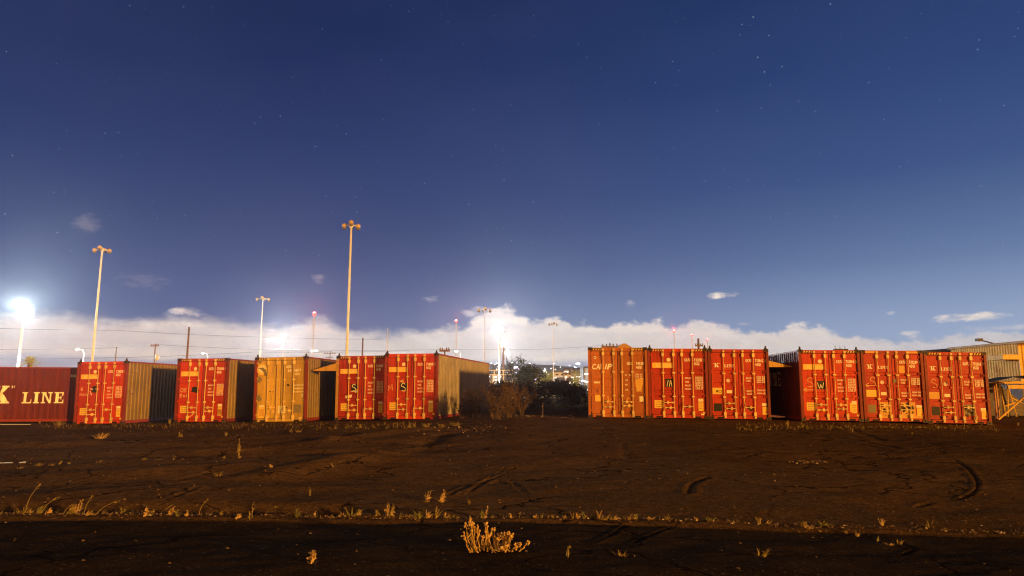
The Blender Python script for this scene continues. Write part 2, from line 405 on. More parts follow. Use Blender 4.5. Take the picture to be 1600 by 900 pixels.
def gp(px, py):
    """point of the ground under a pixel of the photograph"""
    d = ray(px, py); lo, hi = 2.0, 120.0
    for _ in range(40):
        t = (lo + hi) / 2
        if CAMZ + d.z * t / d.y > float(ground_flat(d.x * t / d.y, t)): lo = t
        else: hi = t
    Y = (lo + hi) / 2; x = d.x * Y / d.y
    return Vector((x, Y, gz(x, Y)))
def mark(px, hw, dep, rid=0.0):
    MARKS.append(([tuple(gp(*p)[:2]) for p in px], hw, dep, rid))
for m in [([(1488, 718), (1500, 723), (1511, 730), (1520, 738), (1526, 747), (1528, 755), (1525, 763), (1517, 769), (1506, 773), (1496, 775)], .04, .045, .03), ([(1432, 786), (1455, 780)], .06, .04, .03),
          ([(700, 768), (735, 752), (765, 744), (786, 737)], .06, .05, .035), ([(735, 762), (760, 745), (790, 726)], .05, .03, .03), ([(845, 780), (820, 765), (796, 742)], .05, .02, .02),
          ([(1076, 770), (1080, 756), (1090, 750), (1105, 745)], .07, .05, .03), ([(972, 690), (976, 712)], .12, .03, .01),
          ([(928, 846), (960, 832), (978, 818)], .03, .022, .03), ([(990, 845), (1030, 828), (1058, 815)], .03, .02, .02),
          ([(90, 772), (170, 762), (260, 748), (330, 738)], .08, .04, .05), ([(200, 762), (300, 748), (400, 738), (520, 726)], .07, .04, .05), ([(40, 775), (120, 752), (220, 742)], .07, .03, .04),
          ([(270, 778), (310, 762)], .06, .03, .04), ([(380, 700), (480, 712), (560, 716), (640, 712)], .25, .05, .03), ([(420, 742), (500, 727), (570, 716), (650, 694)], .75, -.32, .0), ([(0, 790), (180, 792), (360, 791), (520, 796)], .42, .34, .0), ([(470, 712), (560, 706), (640, 700), (700, 676)], .6, .30, .0), ([(520, 690), (600, 680), (660, 672)], .6, -.40, .0),
          ([(1290, 660), (1380, 690), (1500, 702)], .2, .03, .02), ([(1480, 722), (1510, 724)], .15, .05, .0), ([(1340, 690), (1420, 705), (1500, 700)], .12, .02, .02),
          ([(0, 806), (200, 807), (420, 808), (640, 806), (860, 807), (1060, 811), (1300, 819), (1600, 828)], .035, .06, .012),
          ([(690, 862), (850, 861), (960, 867), (1080, 868), (1180, 863), (1330, 862), (1410, 862)], .018, .03, .006), ([(1410, 862), (1432, 852), (1400, 840), (1350, 832), (1310, 822)], .025, .04, .02), ([(1432, 852), (1500, 862), (1590, 880)], .02, .025, .01),
          ([(1200, 865), (1240, 885), (1260, 905)], .015, .02, .0), ([(560, 852), (640, 858), (690, 862)], .015, .02, .0)]:
    mark(*m)
def build_ground():
    ys = np.concatenate([np.linspace(-30, 2.5, 24)[:-1], 2.5 + (np.geomspace(1, 28, 620) - 1) / 27 * 37, np.geomspace(40, 160, 70)[1:], np.geomspace(165, 1640, 22)])
    u = np.sinh(np.linspace(-1, 1, 720) * 1.2) / np.sinh(1.2)
    Yg, Ug = np.meshgrid(ys, u, indexing='ij')
    half = np.where(Yg < 40, np.maximum(8.0, Yg * 0.95 + 5.0), Yg * 1.6 - 21)
    half = np.where(Yg < 2.5, 30 - (Yg + 30) * (22 / 32.5), half)
    X = Ug * half
    Z = ground_np(X.ravel(), Yg.ravel())
    co = np.stack([X.ravel(), Yg.ravel(), Z], 1).astype(np.float32)
    nr, nc = X.shape
    idx = np.arange(nr * nc).reshape(nr, nc)
    q = np.stack([idx[:-1, :-1], idx[:-1, 1:], idx[1:, 1:], idx[1:, :-1]], -1).reshape(-1, 4)
    me = bpy.data.meshes.new('ground'); me.vertices.add(len(co)); me.vertices.foreach_set('co', co.ravel())
    me.loops.add(q.size); me.loops.foreach_set('vertex_index', q.ravel().astype(np.int32))
    me.polygons.add(len(q)); me.polygons.foreach_set('loop_start', np.arange(0, q.size, 4, dtype=np.int32))
    me.polygons.foreach_set('use_smooth', np.ones(len(q), bool))
    me.update(); me.validate()
    def bld(N, b):
        tc = N.new('ShaderNodeTexCoord'); v = tc.outputs['Object']
        n1 = N.noise(v, 0.22, 4, 0.6); n2 = N.noise(v, 2.2, 6, 0.65); n3 = N.noise(v, 38.0, 4, 0.7)
        vo = N.new('ShaderNodeTexVoronoi'); N.l.new(v, vo.inputs['Vector']); vo.inputs['Scale'].default_value = 55.0
        c = N.mix(N.lerp(n1, 0.35, 0.65, 0, 1), (0.075, 0.045, 0.020, 1), (0.195, 0.112, 0.043, 1))
        c = N.mix(N.lerp(n2, 0.40, 0.68, 0, 0.75), c, (0.060, 0.037, 0.018, 1))
        n4 = N.noise(v, 11.0, 5, 0.75)
        c = N.mix(N.lerp(n3, 0.40, 0.66, 0, 0.8), c, (0.21, 0.125, 0.052, 1))
        c = N.mix(N.lerp(n4, 0.46, 0.66, 0, 0.75), c, (0.050, 0.031, 0.015, 1))
        sc = N.new('ShaderNodeSeparateColor'); N.l.new(vo.outputs['Color'], sc.inputs[0])
        c = N.mix(N.m('MULTIPLY', N.smooth(sc.outputs[0], 0.97, 0.985), 0.45), c, (0.42, 0.30, 0.17, 1))
        sp = N.new('ShaderNodeSeparateXYZ'); N.l.new(v, sp.inputs[0])
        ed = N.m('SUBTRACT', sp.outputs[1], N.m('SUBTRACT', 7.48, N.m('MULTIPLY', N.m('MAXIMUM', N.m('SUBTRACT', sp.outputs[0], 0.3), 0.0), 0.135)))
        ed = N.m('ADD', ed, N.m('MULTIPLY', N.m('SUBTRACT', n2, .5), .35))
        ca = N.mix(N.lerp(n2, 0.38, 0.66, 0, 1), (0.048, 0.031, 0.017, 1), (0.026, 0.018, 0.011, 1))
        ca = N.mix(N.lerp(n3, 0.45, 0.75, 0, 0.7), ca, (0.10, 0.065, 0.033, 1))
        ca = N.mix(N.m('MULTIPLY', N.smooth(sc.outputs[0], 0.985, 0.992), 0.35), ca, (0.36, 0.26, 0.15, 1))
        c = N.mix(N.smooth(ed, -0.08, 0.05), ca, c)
        wv = N.new('ShaderNodeVectorMath', operation='MULTIPLY_ADD'); nn = N.new('ShaderNodeTexNoise'); N.l.new(v, nn.inputs['Vector']); nn.inputs['Scale'].default_value = 1.6; nn.inputs['Detail'].default_value = 5
        N.l.new(nn.outputs['Color'], wv.inputs[0]); wv.inputs[1].default_value = (.9, .9, .9); N.l.new(v, wv.inputs[2])
        vc = N.new('ShaderNodeTexVoronoi', feature='DISTANCE_TO_EDGE'); N.l.new(wv.outputs[0], vc.inputs['Vector']); vc.inputs['Scale'].default_value = 0.55
        crack = N.m('MULTIPLY', N.smooth(vc.outputs['Distance'], 0.016, 0.004), N.smooth(n1, 0.42, 0.52))
        c = N.mix(N.m('MULTIPLY', crack, 0.85), c, (0.012, 0.008, 0.005, 1))
        N.l.new(c, b.inputs['Base Color'])
        h = N.m('ADD', N.m('MULTIPLY', n3, 0.7), N.m('MULTIPLY', vo.outputs['Distance'], -0.6))
        bp = N.new('ShaderNodeBump'); bp.inputs['Strength'].default_value = 0.9; bp.inputs['Distance'].default_value = 0.022
        N.l.new(h, bp.inputs['Height'])
        b2 = N.new('ShaderNodeBump'); b2.inputs['Strength'].default_value = 0.7; b2.inputs['Distance'].default_value = 0.07
        N.l.new(n2, b2.inputs['Height']); N.l.new(bp.outputs[0], b2.inputs['Normal']); N.l.new(b2.outputs[0], b.inputs['Normal'])
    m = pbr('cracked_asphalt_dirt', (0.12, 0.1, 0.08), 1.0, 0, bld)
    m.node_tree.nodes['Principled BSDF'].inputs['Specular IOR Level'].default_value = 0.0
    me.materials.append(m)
    o = bpy.data.objects.new('ground', me); scene.collection.objects.link(o)
    tag(o, kind='structure')
build_ground()

# ------------------------------------------------------------------ shipping containers
HW, CL, CH = 1.219, 12.19, 2.896
PIT = 0.278
def corr(y):
    """corrugation depth (0 outer .. 0.036 inner) along the wall"""
    t = (y % PIT)
    a, b = 0.104, 0.035
    if t < a: return 0.0
    if t < a + b: return 0.036 * (t - a) / b
    if t < 2 * a + b: return 0.036
    return 0.036 * (1 - (t - 2 * a - b) / (PIT - 2 * a - b))
def corr_stations(y0, y1):
    s = {y0, y1}; k = math.floor(y0 / PIT)
    while k * PIT < y1:
        for o in (0, .104, .139, .243):
            if y0 < k * PIT + o < y1: s.add(k * PIT + o)
        k += 1
    return sorted(s)
def clip(poly, c0, keep_gt):
    out = []
    for i in range(len(poly)):
        a, b = poly[i], poly[(i + 1) % len(poly)]
        ia = a[0] > c0 if keep_gt else a[0] < c0; ib = b[0] > c0 if keep_gt else b[0] < c0
        if ia: out.append(a)
        if ia != ib:
            t = (c0 - a[0]) / (b[0] - a[0]); out.append((c0, a[1] + t * (b[1] - a[1])))
    return out
SIDE_CACHE = {}
def side_wall(side, mat, letters, parent):
    """side -1 / +1; letters = convex polygons in (y, z)"""
    b = MB(); st = corr_stations(.12, CL - .12); z0, z1 = .16, CH - .06
    vs = []; fs = []
    for y in st:
        d = .012 + corr(y); x = side * (HW - d)
        vs += [(x, y, z0), (x, y, z1)]
    for i in range(len(st) - 1):
        f = (2 * i, 2 * i + 2, 2 * i + 3, 2 * i + 1); fs.append(f if side > 0 else f[::-1])
    b.add(vs, fs, 0)
    for poly in letters:
        ys = [p[0] for p in poly]; cuts = corr_stations(min(ys), max(ys))
        for a, c in zip(cuts[:-1], cuts[1:]):
            q = clip(clip(poly, a, True), c, False)
            if len(q) < 3: continue
            m = (a + c) / 2
            def dep(y):
                y = min(max(y, a + 1e-5), c - 1e-5); return .012 + corr(y) - .004
            b.add([(side * (HW - dep(p[0])), p[0], p[1]) for p in q], [tuple(range(len(q)))], 1)
    return b.build('side_wall', [mat, WHITE], parent)
RIBS_A = [(2.04, 1.93), (1.825, 1.72), (1.167, 1.06), (.956, .85)]
RIBS_B = [(2.01, 1.865), (1.515, 1.39), (1.005, .88)]
RIBS_C = [(2.58, 2.40), (1.98, 1.86), (1.62, 1.50), (1.26, 1.10), (.72, .58)]
RX = [-.598, -.163, .178, .605]
DOORY = 0.055
def door_panel(x0, x1, ribs, ridge):
    b = MB(); z0, z1 = .175, 2.735
    rx0, rx1 = x0 + .09, x1 - .09
    # outer border, then the ribbed field
    b.box(x0, rx0, DOORY, DOORY + .05, z0, z1); b.box(rx1, x1, DOORY, DOORY + .05, z0, z1)
    prof = [(z1, 0)]
    for a, c in ribs: prof += [(a, 0), (a - .022, ridge), (c + .022, ridge), (c, 0)]
    prof.append((z0, 0))
    vs = []; fs = []
    for z, d in prof: vs += [(rx0, DOORY + d, z), (rx1, DOORY + d, z)]
    for i in range(len(prof) - 1): fs.append((2 * i, 2 * i + 2, 2 * i + 3, 2 * i + 1))
    b.add(vs, fs, 0)
    for i, (z, d) in enumerate(prof[:-1]):
        if i % 4 == 1:
            a, c = z, prof[i + 3][0]
            for xx in (rx0, rx1):
                b.add([(xx, DOORY, a), (xx, DOORY + ridge, a - .022), (xx, DOORY + ridge, c + .022), (xx, DOORY, c)], [(0, 1, 2, 3)], 0)
    # rubber gasket round the leaf
    g = .016
    b.box(x0 - g, x0 - .001, DOORY + .004, DOORY + .045, z0 - g, z1 + g, RB_); b.box(x1 + .001, x1 + g, DOORY + .004, DOORY + .045, z0 - g, z1 + g, RB_)
    b.box(x0, x1, DOORY + .004, DOORY + .045, z1 + .001, z1 + g, RB_); b.box(x0, x1, DOORY + .004, DOORY + .045, z0 - g, z0 - .001, RB_)
    return b
fx = lambda f: -HW + 2 * HW * f
fz = lambda f: CH * (1 - f)
def d_rect(b, f0, f1, g0, g1, mi, lift=0, skew=0):
    y = DOORY - .003 - .0015 * lift
    x0, x1, za, zb = fx(f0), fx(f1), fz(g0), fz(g1)
    b.add([(x0, y, zb), (x1, y, zb + skew), (x1, y, za + skew), (x0, y, za)], [(0, 1, 2, 3)], mi)
def d_poly(b, pts, mi, lift=0):
    y = DOORY - .003 - .0015 * lift
    b.add([(fx(p[0]), y, fz(p[1])) for p in pts][::-1], [tuple(range(len(pts)))], mi)
def d_disc(b, f, g, r, mi, lift=0, n=16, jag=0.0, sx=1.0):
    y = DOORY - .003 - .0015 * lift
    rnd = random.Random(int(f * 1e4 + g * 1e6))
    pts = []
    for k in range(n):
        q = 2 * math.pi * k / n; rr = r * (1 + jag * (rnd.random() - .5) * 2)
        pts.append((fx(f) + sx * rr * math.cos(q), y, fz(g) + rr * math.sin(q)))
    b.add(pts, [tuple(range(n))], mi)
def d_ring(b, f, g, r0, r1, mi, lift=0, n=18):
    y = DOORY - .003 - .0015 * lift; vs = []; fs = []
    for k in range(n):
        q = 2 * math.pi * k / n
        for rr in (r0, r1): vs.append((fx(f) + rr * math.cos(q), y, fz(g) + rr * math.sin(q)))
    for k in range(n):
        a = 2 * k; c = 2 * ((k + 1) % n); fs.append((a, a + 1, c + 1, c))
    b.add(vs, fs, mi)
def d_text(b, s, f0, f1, g0, g1, mi, lift=0, slant=0.0):
    """text filling the box between f0..f1 and g0..g1"""
    gl, w = text2d(s); y = DOORY - .003 - .0015 * lift
    x0, x1, z1, z0 = fx(f0), fx(f1), fz(g0), fz(g1); h = z1 - z0; k = (x1 - x0) / w
    for vs, fs in gl:
        b.add([(x0 + (p[0] + slant * p[1]) * k, y, z0 + p[1] * h) for p in vs], fs, mi)
def d_conv(b, polys, mi, lift=0):
    y = DOORY - .003 - .0015 * lift
    for q in polys: b.add([(p[0], y, p[1]) for p in q], [tuple(range(len(q)))], mi)
def d_stroke(b, pts, w, mi, lift=1):
    y = DOORY - .003 - .0015 * lift
    P = [Vector((fx(p[0]), fz(p[1]))) for p in pts]
    # smooth (Catmull-Rom) then ribbon
    S = []
    for i in range(len(P) - 1):
        p0, p1, p2, p3 = P[max(i - 1, 0)], P[i], P[i + 1], P[min(i + 2, len(P) - 1)]
        for k in range(5):
            t = k / 5; S.append(0.5 * ((2 * p1) + (p2 - p0) * t + (2 * p0 - 5 * p1 + 4 * p2 - p3) * t * t + (3 * p1 - p0 - 3 * p2 + p3) * t ** 3))
    S.append(P[-1]); vs = []
    for i, p in enumerate(S):
        t = (S[min(i + 1, len(S) - 1)] - S[max(i - 1, 0)]); t = t.normalized() if t.length else Vector((1, 0))
        n = Vector((-t.y, t.x)) * w / 2
        vs += [(p.x - n.x, y - i * 2e-6, p.y - n.y), (p.x + n.x, y - i * 2e-6, p.y + n.y)]
    b.add(vs, [(2 * i, 2 * i + 2, 2 * i + 3, 2 * i + 1) for i in range(len(S) - 1)], mi)
def g_S(b, f, g, s, mi, w=.03):
    d_stroke(b, [(f + .055 * s, g - .03 * s), (f + .03 * s, g - .05 * s), (f, g - .035 * s), (f - .005 * s, g - .01 * s), (f + .035 * s, g + .005 * s), (f + .065 * s, g + .03 * s), (f + .045 * s, g + .055 * s), (f, g + .05 * s)], w, mi)
def g_arrow(b, f0, f1, g, mi, w=.03):
    d = -1 if f1 < f0 else 1
    d_stroke(b, [(f0, g), ((f0 + f1) / 2, g + .002), (f1, g)], w, mi)
    d_stroke(b, [(f1 - d * .055, g - .028), (f1 - d * .02, g - .012), (f1, g)], w, mi); d_stroke(b, [(f1 - d * .055, g + .022), (f1 - d * .02, g + .01), (f1, g)], w, mi)

WROWS = ['32,500', '71,650', '3,940', '8,686', '28,560', '62,964', '76.4', '2,700']
def weights_a(b, f, drop=()):
    for i, (s, g) in enumerate(zip(['MAX.G.W.', 'TARE', 'MAX.C.W.', 'CU.CAP.'], [.412, .466, .517, .567])):
        d_text(b, s, f, f + (.062 if s == 'TARE' else .115), g, g + .024, W_)
    for i in range(8):
        g = .402 + i * .0235
        d_text(b, WROWS[i], f + .17, f + .17 + .073, g, g + .018, W_); d_text(b, ['KG', 'LB', 'KG', 'LB', 'KG', 'LB', 'CUM', 'CUFT'][i], f + .255, f + .295, g, g + .018, W_)
def weights_b(b, f):
    for s, g, wd in [('MAX.G.W.', .402, .115), ('TARE', .442, .065), ('MAX.C.W.', .585, .115), ('CU.CAP.', .625, .095)]: d_text(b, s, f, f + wd, g, g + .024, W_)
    for i in range(6):
        g = (.385 + i * .025) if i < 4 else (.575 + (i - 4) * .042)
        d_text(b, WROWS[i], f + .17, f + .245, g, g + .02, W_); d_text(b, ['KG', 'LB', 'KG', 'LB', 'KG', 'LB'][i], f + .262, f + .305, g, g + .02, W_)
def number(b, pre, num, chk, typ='45G1', f=.605, g=.145):
    d_text(b, pre, f, f + .10, g, g + .04, W_); d_text(b, num, f + .155, f + .29, g, g + .04, W_)
    if chk:
        d_text(b, chk, f + .318, f + .335, g + .006, g + .034, W_); 
        for q in ((f + .309, f + .312, g - .004, g + .044), (f + .341, f + .344, g - .004, g + .044), (f + .312, f + .341, g - .004, g - .001), (f + .312, f + .341, g + .041, g + .044)): d_rect(b, *q, W_)
    d_text(b, typ, f + .155, f + .245, g + .055, g + .095, W_)
def sticker(b, f0, f1, g0, g1, lines=3):
    d_rect(b, f0, f1, g0, g1, Y_)
    for k in range(lines):
        g = g0 + (g1 - g0) * (k + .6) / (lines + .4); h = (g1 - g0) * .10
        d_text(b, ['CAUTION', '9FT 6IN', 'HIGH', 'TIR'][k % 4], f0 + .02, f1 - .025, g, g + h, D_, 1)
def style_a(bl, br, num, chk, banner=True, ghost=True, f=.615):
    d_disc(bl, .352, .165, .082, C_, n=20)
    d_ring(bl, .352, .165, .045, .055, PY_, 1)
    if banner:
        d_rect(bl, .075, .415, .205, .28, Y_)
        if ghost: d_conv(bl, kline(fx(.135), fz(.272), .15, .115, .30, .02, qm=False, wide=.9), PY_, 1)
    number(br, 'KKFU', num, chk, f=f); weights_a(br, f)
    sticker(bl, .10, .245, .742, .853)
    d_rect(br, .83, .912, .715, .757, C_); d_rect(br, .83, .912, .765, .885, Y_)
    for k in range(4): d_rect(br, .84, .90, .775 + k * .026, .779 + k * .026, D_, 1)
    d_disc(br, .925, .912, .055, Y_, n=14)
def style_b(bl, br, num, chk, f=.625):
    d_conv(bl, kline(fx(.103), fz(.262), .17, .118, .40, .010, wide=1.0), W_)
    number(br, 'KKFU', num, chk, f=f); weights_b(br, f)
    d_ring(bl, .325, .452, .052, .072, W_); d_stroke(bl, [(.312, .468), (.318, .44), (.335, .445), (.325, .455), (.338, .466)], .018, W_)
    d_rect(bl, .295, .385, .588, .63, C_)

def make_container(label, loc, rot, tilt, paint, ribs, ridge, left_side, right_side, deco, header='stripe', nubs=True, post=POST, lettersL=(), lettersR=(), group='shipping containers parked door to door in a row', pitch=0.0, handles=True, sag=0.0):
    t = thing('shipping_container', label, 'shipping container', loc, (pitch, -tilt, rot), group)
    F = MB(); p = .105
    for sx in (-1, 1):
        x0, x1 = (sx * HW, sx * (HW - p)); x0, x1 = min(x0, x1), max(x0, x1)
        F.box(x0, x1, 0, .13, .118, CH - .118); F.box(x0, x1, CL - .12, CL, .118, CH - .118)
        xa, xb = sorted((sx * (HW - .005), sx * (HW - .065)))
        F.box(xa, xb, .17, CL - .17, CH - .075, CH - .012); F.box(xa, xb, .17, CL - .17, .02, .16)
    hx = HW - .165
    F.box(-hx, hx, .012, .14, CH - .145, CH - .012, 4); F.box(-hx, hx, .02, .14, .03, .158, 4)
    F.box(-hx, hx, CL - .12, CL, CH - .12, CH - .02); F.box(-hx, hx, CL - .12, CL, .03, .16)
    # forklift-like openings of the sill and hazard stripes of the header
    for sx in (-1, 1): F.quad((sx * .78 - .13, .016, .035), (sx * .78 + .13, .016, .035), (sx * .78 + .13, .016, .105), (sx * .78 - .13, .016, .105), 1)
    if header in ('stripe', 'stripefull'):
        for sx in (-1, 1):
            a, c = sorted((sx * hx, sx * .60)); z0, z1 = CH - .125, CH - .04
            F.quad((a, .009, z0), (c, .009, z0), (c, .009, z1), (a, .009, z1), 1)
            n = 4; w = (c - a) / (n + .3)
            for k in range(n):
                x = a + w * (k + .25)
                F.quad((x, .006, z0 + .012), (x + w * .5, .006, z0 + .012), (x + w * .85, .006, z1 - .012), (x + w * .35, .006, z1 - .012), 2)
    elif header == 'band':
        for a, c in ((-hx, -.62), (.62, hx)): F.quad((a, .009, CH - .12), (c, .009, CH - .12), (c, .009, CH - .045), (a, .009, CH - .045), 3)
        for a, c in ((-.56, -.20), (-.12, .14), (.22, .56)): F.quad((a, .009, CH - .12), (c, .009, CH - .12), (c, .009, CH - .045), (a, .009, CH - .045), 0)
    for x in RX:   # cam keepers on header and sill
        F.box(x - .045, x + .045, -.018, .012, CH - .13, CH - .05, 5); F.box(x - .045, x + .045, -.015, .02, .06, .14, 5)
    F.build('frame', [post, RUBBER, YELLOW, YELLOW2, paint, GALV], t)
    cb = MB(); cb.box(-.092, .092, -.004, .166, -.003, .118)
    for f in (-1, 1): cb.lathe([(.038, 0), (.038, .002)], 10, (0, 0, 0), 1) if False else None
    n = 10
    cb.add([(.034 * math.cos(2 * math.pi * k / n), -.006, .058 + .042 * math.sin(2 * math.pi * k / n)) for k in range(n)], [tuple(range(n))], 1)
    for sx in (-1, 1): cb.add([(sx * .0945, .08 + .036 * math.cos(2 * math.pi * k / n), .058 + .042 * math.sin(2 * math.pi * k / n)) for k in range(n)], [tuple(range(n))], 1)
    c0 = None
    for sx in (-1, 1):
        for (y, z) in ((0, 0), (0, CH - .115), (CL - .162, 0), (CL - .162, CH - .115)):
            if c0 is None: c0 = cb.build('corner_casting', [CAST, RUBBER], t); c = c0
            else: c = c0.copy(); scene.collection.objects.link(c)
            c.location = (sx * (HW - .088), y, z)
    if nubs:
        nb = MB(); nb.lathe([(.06, 0), (.06, .035), (.03, .05), (.045, .085), (.012, .14)], 8)
        for sx in (-1, 1): nb.build('twist_lock', [CAST], t, (sx * (HW - .09), .09, CH + .001))
    side_wall(-1, left_side, lettersL, t); side_wall(1, right_side, lettersR, t)
    rf = MB(); vs = []; fs = []
    st = corr_stations(.14, CL - .14)
    for y in st: vs += [(-HW + .066, y, CH - .03 - corr(y) * .5), (HW - .066, y, CH - .03 - corr(y) * .5)]
    rf.add(vs, [(2 * i, 2 * i + 1, 2 * i + 3, 2 * i + 2) for i in range(len(st) - 1)]); rf.build('roof', [ROOFM], t)
    fl = MB(); fl.box(-HW + .07, HW - .07, .15, CL - .13, .12, .155); fl.build('underframe', [CAST], t)
    ew = MB(); vs = []; k = 0; fs = []
    xs = corr_stations(-HW + .11, HW - .11)
    for x in xs: vs += [(x, CL - .03 - corr(x), .16), (x, CL - .03 - corr(x), CH - .12)]
    ew.add(vs, [(2 * i, 2 * i + 1, 2 * i + 3, 2 * i + 2) for i in range(len(xs) - 1)]); ew.build('end_wall', [right_side], t)
    bl = door_panel(-1.085, -.012, ribs, ridge); br = door_panel(.062 - .05, 1.085, ribs, ridge)
    deco(bl, br)
    rnd = random.Random(label)
    for side, b in ((0, bl), (1, br)):
        for z in (.32, .95, 1.95, 2.62):      # hinges at the corner post
            x = -1.10 if side == 0 else 1.10
            b.box(x - .05, x + .05, DOORY - .03, DOORY - .004, z - .04, z + .04)
        d = b.build('door', [paint] + DECALS, t)
        for j in (0, 1):
            x = RX[side * 2 + j]; r = MB(); yr = DOORY - .052
            r.tube([(x, yr, .065), (x, yr, CH - .06)], .0165, 8)
            for z in (.23, 2.64): r.box(x - .05, x + .05, yr - .02, DOORY - .004, z - .075, z + .075)     # bearing brackets
            for z in (.91, 1.88): r.box(x - .06, x + .06, yr - .014, DOORY - .004, z - .028, z + .028)
            for z in (.10, CH - .09): r.box(x - .032, x + .032, yr - .03, yr + .02, z - .03, z + .03)
            rod = r.build('locking_bar', [GALV], d)
            h = MB(); zz = .66 if j == 0 else .45; dd = 1 if j == 0 else -1
            if side == 1 and j == 1: zz = .50
            if rnd.random() < .22 and side == 1:
                h.tube([(x + .03 * dd, yr - .03, zz), (x - .02 * dd, yr - .06, zz - .18), (x - .03 * dd, yr - .05, zz - .33)], [.022, .018, .014], 6)   # handle hanging down
            else:
                h.box(min(x, x + dd * .40), max(x, x + dd * .40), yr - .034, yr - .020, zz - .016, zz + .016)
                h.box(x + dd * .17 - .035, x + dd * .17 + .035, yr - .040, DOORY - .004, zz - .05, zz + .06)
                h.box(min(x + dd * .33, x + dd * .40), max(x + dd * .33, x + dd * .40), yr - .038, yr - .015, zz - .028, zz + .028)
            h.build('handle', [GALV], d)
    return t

def deco1(bl, br):
    style_a(bl, br, '728113', '8', f=.62)
    d_poly(bl, [(.305, .405), (.37, .39), (.415, .41), (.42, .49), (.385, .50), (.33, .495), (.30, .47), (.325, .45)], B_)
    d_text(bl, '8', .085, .135, .41, .465, G_, 1); d_text(bl, 'Hole', .075, .23, .50, .545, G_, 1); d_text(bl, 'Ca', .275, .34, .425, .45, GW_, 2); d_text(bl, 'mo', .385, .455, .42, .45, G_, 2)
    d_stroke(bl, [(.275, .47), (.29, .485), (.30, .51), (.32, .52)], .03, GW_, 2); d_text(bl, 's', .295, .325, .50, .535, GW_, 3)
def deco2(bl, br):
    style_a(bl, br, '733006', '0', f=.62)
    d_poly(bl, [(.30, .455), (.36, .445), (.43, .46), (.445, .52), (.395, .545), (.34, .53), (.29, .525), (.305, .49)], B_)
    d_text(bl, 'OK', .075, .22, .465, .53, G_, 1); d_text(bl, 'Exit', .075, .26, .555, .61, G_, 1)
    d_stroke(bl, [(.26, .93), (.31, .905), (.37, .865)], .022, GW_)
    d_poly(br, [(.80, .45), (.90, .43), (.93, .42), (.92, .50), (.85, .56), (.81, .54)], G_, 1)
    d_rect(br, .83, .912, .80, .90, Y2_)
def deco3(bl, br):
    d_disc(bl, .135, .19, .245, Y_, n=24); d_disc(bl, .135, .185, .17, C_, 1, n=24)
    d_poly(bl, [(.045, .165), (.15, .155), (.205, .19), (.235, .29), (.185, .295), (.165, .235), (.13, .20), (.09, .18)], GL_, 2)
    for f, g, r in ((.055, .34, .14), (.05, .63, .13), (.03, .06, .15)): d_disc(bl, f + .03, g, r, S_ if False else GL_, n=14, jag=.35)
    d_text(br, 'NESU', .60, .69, .135, .175, W_); d_text(br, '641', .625, .69, .195, .235, W_); d_text(br, '560 7', .755, .875, .19, .23, W_); d_text(br, '42G1', .755, .85, .25, .285, C_)
    for i in range(3): d_text(br, ['MAX.GROSS', 'TARE', 'MAX.NET'][i], .745, .86, .43 + i * .05, .45 + i * .05, W_); d_text(br, ['32,500', '3,900', '28,600'][i], .875, .94, .43 + i * .05, .45 + i * .05, W_)
    for i in range(2): d_text(br, ['KG', 'LB'][i], .885, .93, .575 + i * .025, .59 + i * .025, W_)
    d_rect(bl, .09, .21, .75, .93, Y_); d_rect(bl, .105, .195, .735, .765, C_, 1); d_rect(bl, .105, .195, .80, .905, Y2_, 1)
    d_rect(br, .74, .90, .735, .86, GL_); d_rect(bl, .455, .493, .75, .865, C_); d_rect(br, .507, .60, .75, .865, C_)
    d_disc(br, .64, .435, .06, S_, n=10, jag=.4); d_disc(bl, .30, .53, .03, S_, n=8, jag=.4); d_disc(bl, .36, .525, .022, S_, n=8, jag=.4)
    d_disc(br, .62, .78, .035, S_, n=8, jag=.4); d_disc(br, .60, .83, .025, S_, n=8, jag=.4); d_rect(br, .60, .68, .945, .965, C_); d_rect(br, .85, .92, .935, .955, C_)
def deco4(bl, br):
    style_a(bl, br, '738803', '', f=.62)
    d_rect(bl, .295, .435, .445, .565, B_); g_S(bl, .325, .495, 1.0, GW_, .034); g_arrow(bl, .29, .43, .555, GW_, .03)
    d_rect(bl, .19, .315, .622, .665, C_, 6, .05)
def deco5(bl, br):
    style_a(bl, br, '738818', '0', ghost=False, f=.62)
    d_rect(bl, .285, .435, .445, .555, B_); g_S(bl, .325, .505, 1.15, GW_, .036)
    d_stroke(bl, [(.075, .57), (.08, .48), (.11, .53), (.14, .47), (.15, .56)], .026, G_); d_stroke(bl, [(.13, .54), (.165, .53)], .02, G_)
    d_poly(bl, [(.27, .42), (.33, .40), (.36, .395), (.35, .42), (.37, .435), (.29, .435)], G_)
